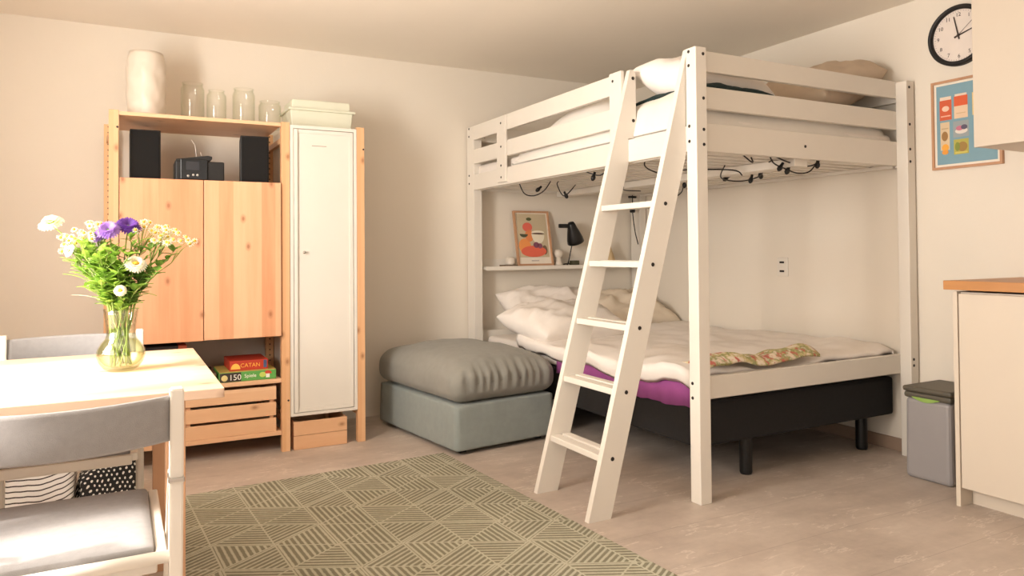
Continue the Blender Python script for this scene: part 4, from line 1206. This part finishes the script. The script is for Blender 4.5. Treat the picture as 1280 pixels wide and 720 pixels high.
aster(-3.650, -.07, .974, .017, 'petwhite', 'small cream aster just above the vase rim', 3.6, 3, (0, -.95, .3), 'yellow', 4, .42)
aster(-3.777, -.02, 1.088, .019, 'petwhite', 'half-open white aster at the left side under the large one', 4.2, 3, (-.7, -.5, .3), 'lime', 4, .3)
def chamomile(heads, label, a):
    t = thing('chamomile_spray', label, 'flower', (VX, VY, vz + .016), 0, FG)
    cx = sum(h[0] for h in heads) / len(heads); cz = sum(h[2] for h in heads) / len(heads); cyy = sum(h[1] for h in heads) / len(heads)
    fork = Vector((VX + (cx - VX) * .72, VY + cyy * .8, vz + (cz - vz) * .82))
    pts = stem_path(fork, a); bm = nb(); tube(bm, pts, .0014, 5)
    for h in heads:
        e = Vector((h[0], VY + h[1], h[2])); m = fork.lerp(e, .5) + Vector((0, 0, .01)); tube(bm, [fork, m, e], .0009, 5)
    obj('stem', bm, M['stem'], t, smooth=True)
    for h in heads:
        e = Vector((h[0], VY + h[1], h[2])); n_ = Vector((rnd.uniform(-.6, .6), -.8, rnd.uniform(.0, .9)))
        bm = nb(); petals(bm, e, n_, .003, 9, .0068, .0034, .001, .002)
        fh = obj('bloom', bm, M['petwhite'], t)
        bm = nb(); ball(bm, e + n_.normalized() * .002, .0040, seg=10, rings=6); obj('flower_centre', bm, M['yellow'], t, parent=fh, smooth=True)
def heads(cx, cz, n, sx, sz, sy=.05): return [(cx + rnd.uniform(-sx, sx), rnd.uniform(-sy, sy), cz + rnd.uniform(-sz, sz)) for _ in range(n + 3)]
chamomile(heads(-3.578, 1.150, 9, .034, .026), 'chamomile spray just right of the purple asters', .5)
chamomile(heads(-3.545, 1.128, 8, .03, .024), 'chamomile spray in the middle of the right side', 1.2)
chamomile(heads(-3.508, 1.138, 8, .028, .03), 'chamomile spray at the upper right of the bouquet', 1.9)
chamomile([(-3.470, 0, 1.117), (-3.450, .01, 1.115), (-3.476, -.01, 1.126), (-3.462, .02, 1.106)], 'chamomile sprig reaching farthest right', 2.6)
chamomile(heads(-3.745, 1.128, 8, .03, .02), 'chamomile spray left of the lilac aster', 3.3)
chamomile(heads(-3.712, 1.148, 7, .022, .022), 'chamomile spray behind the purple asters', 4.0)
chamomile(heads(-3.785, 1.108, 6, .02, .022), 'chamomile spray below the large white aster', 4.7)
def foliage(tip, label, a, nl=26, L_=.045, W__=.016, m='leaf', tips=5):
    t = thing('leafy_stem', label, 'foliage', (VX, VY, vz + .016), 0, FG)
    pts = stem_path(tip, a, 14); bm = nb(); tube(bm, pts, .0022, 6)
    hi = [p for p in pts if p.z > vz + .165]
    twigs = []
    for k in range(tips):
        p = hi[min(len(hi) - 1, int(rnd.uniform(.15, .95) * len(hi)))]
        d = Vector((rnd.uniform(-.06, .06), rnd.uniform(-.05, .05), rnd.uniform(.02, .06)))
        q = [p, p + d * .5 + Vector((0, 0, -.003)), p + d]; twigs.append(q); tube(bm, q, .0012, 5)
    obj('stem', bm, M['stem'], t, smooth=True)
    bm = nb()
    for k in range(nl):
        if k % 2 and twigs:
            w = rnd.choice(twigs); s = rnd.random(); p = w[0].lerp(w[2], .3 + .7 * s)
        else:
            q = rnd.uniform(.0, 1) * (len(hi) - 1); i = int(q); p = hi[i].lerp(hi[min(i + 1, len(hi) - 1)], q - i)
        th = rnd.uniform(0, 2 * PI); d = Vector((math.cos(th), math.sin(th), rnd.uniform(-.1, .5))) * .8 + (hi[-1] - hi[0]).normalized() * rnd.uniform(.2, 1.0)
        leaf(bm, p, d, (0, 0, 1), L_ * rnd.uniform(.4, 1.0), W__ * rnd.uniform(.8, 1.3))
    obj('leaves', bm, M[m], t)
fol = [((-3.745, VY - .03, 1.080), 'bright green leafy stem leaning left, under the chamomile', .2, 64, .050, .020, 'leaf'),
       ((-3.772, VY + .02, 1.050), 'leafy stem leaning far left, behind the others', .9, 54, .048, .019, 'leaf'),
       ((-3.710, VY - .05, 1.065), 'leafy stem in front left, bushy and light green', 1.5, 64, .046, .020, 'leaf'),
       ((-3.665, VY - .03, 1.095), 'leafy stem in the middle below the purple asters', 2.1, 60, .044, .018, 'leaf'),
       ((-3.695, VY + .03, 1.105), 'tall leafy stem behind the lilac aster', 2.8, 56, .044, .017, 'leafdark'),
       ((-3.620, VY + .02, 1.105), 'tall leafy stem right of the middle', 3.4, 50, .040, .015, 'leaf'),
       ((-3.570, VY - .02, 1.045), 'leafy stem with darker leaves leaning right', 4.0, 46, .052, .021, 'leafdark'),
       ((-3.522, VY + .00, 1.062), 'dark leafy sprig reaching out to the right', 4.6, 34, .042, .021, 'leafdark'),
       ((-3.595, VY - .05, .985), 'low dark leafy stem at the right of the vase rim', 5.2, 44, .052, .021, 'leafdark'),
       ((-3.720, VY - .04, .995), 'low light green leafy stem at the left of the vase rim', 5.7, 54, .048, .021, 'leaf'),
       ((-3.655, VY - .06, 1.03), 'leafy stem at the front centre of the bouquet', 6.1, 64, .044, .018, 'leaf'),
       ((-3.690, VY + .00, 1.02), 'short bushy leafy stem in the heart of the bouquet', 6.6, 64, .046, .020, 'leaf'),
       ((-3.635, VY + .03, 1.02), 'short dark leafy stem at the back of the bouquet', 7.1, 56, .046, .020, 'leafdark')]
fol += [((-3.690, VY - .02, 1.115), 'feathery light stem just below the two purple asters', .5, 46, .026, .011, 'leaf'),
        ((-3.745, VY + .00, 1.105), 'feathery light stem below the left chamomile spray', 1.3, 46, .026, .011, 'leaf'),
        ((-3.600, VY + .00, 1.100), 'feathery light stem under the right chamomile spray', 2.3, 44, .026, .011, 'leaf')]
for tip, lab, a, nl, L_, W__, m in fol: foliage(tip, lab, a, nl, L_, W__, m)
def blade(tip, base_pt, label, w=.012, m='leaf'):
    t = thing('leaf_blade', label, 'foliage', (VX, VY, vz + .016), 0, FG)
    a = rnd.uniform(0, 6); nk = Vector(base_pt); obj('stem', tube(nb(), stem_path(nk, a, 8), .0012, 5), M['stem'], t, smooth=True)
    bm = nb(); d = Vector(tip) - nk; leaf(bm, nk, d + Vector((0, 0, .02)), (0, 0, 1), d.length, w); obj('leaves', bm, M[m], t)
blade((-3.790, VY - .03, 1.018), (-3.735, VY - .03, 1.005), 'single pointed green leaf sticking out left of the bouquet', .018)
blade((-3.768, VY - .03, .962), (-3.700, VY - .03, .948), 'pale narrow leaf sticking out low on the left', .010, 'petwhite')
blade((-3.560, VY - .03, .945), (-3.605, VY - .03, .965), 'curled dark leaf hanging low on the right of the vase', .020, 'leafdark')
blade((-3.795, VY, 1.052), (-3.755, VY, 1.045), 'small flat leaf sticking out left above the pointed one', .012)

# ------------------------------------------------------------------ light
S.view_settings.view_transform = 'Standard'; S.view_settings.look = 'None'
S.view_settings.gamma = 1.0; S.view_settings.exposure = 0.38; S.view_settings.use_curve_mapping = False
w = bpy.data.worlds.new('daylight'); S.world = w; w.use_nodes = True
bg = w.node_tree.nodes['Background']; bg.inputs[0].default_value = (1.0, .93, .85, 1); bg.inputs[1].default_value = 1.2
def area(name, loc, target, sx, sy, power, col, spread=PI):
    l = bpy.data.lights.new(name, 'AREA'); l.shape = 'RECTANGLE'; l.size = sx; l.size_y = sy; l.energy = power; l.color = col; l.spread = spread
    o = bpy.data.objects.new(name, l); COL.objects.link(o); o.location = loc
    o.rotation_euler = (Vector(target) - Vector(loc)).to_track_quat('-Z', 'Y').to_euler()
    return o
for W_, pw in ((LW, 84), (LW2, 8), (LW3, 9)):  # the second and third lamps stand at added openings
    area('window_daylight', (XL + .02, (W_[0] + W_[1]) / 2, (W_[2] + W_[3]) / 2), (0, (W_[0] + W_[1]) / 2, (W_[2] + W_[3]) / 2 + 1.15), W_[1] - W_[0] - .1, W_[3] - W_[2] - .1, pw, (1.0, .945, .885))
area('rear_fill_lamp', ((FW[0] + FW[1]) / 2, YF + .02, (FW[2] + FW[3]) / 2), ((FW[0] + FW[1]) / 2, 0, (FW[2] + FW[3]) / 2), FW[1] - FW[0] - .1, FW[3] - FW[2] - .1, 3, (1.0, .88, .76))  # added fill lamp behind the camera, set at the made-up rear opening
sun = bpy.data.lights.new('sun', 'SUN'); sun.energy = 5.5; sun.color = (1.0, .91, .82); sun.angle = R(3.0)
sn = bpy.data.objects.new('sun', sun); COL.objects.link(sn)
el, az = R(45), R(15)
sd = Vector((math.cos(el) * math.cos(az), math.cos(el) * math.sin(az), -math.sin(el)))
sn.rotation_euler = sd.to_track_quat('-Z', 'Y').to_euler(); sn.location = (-8, -4, 6)

S.cycles.use_denoising = True
S.cycles.max_bounces = 8; S.cycles.diffuse_bounces = 5; S.cycles.transparent_max_bounces = 16
S.cycles.sample_clamp_indirect = 6
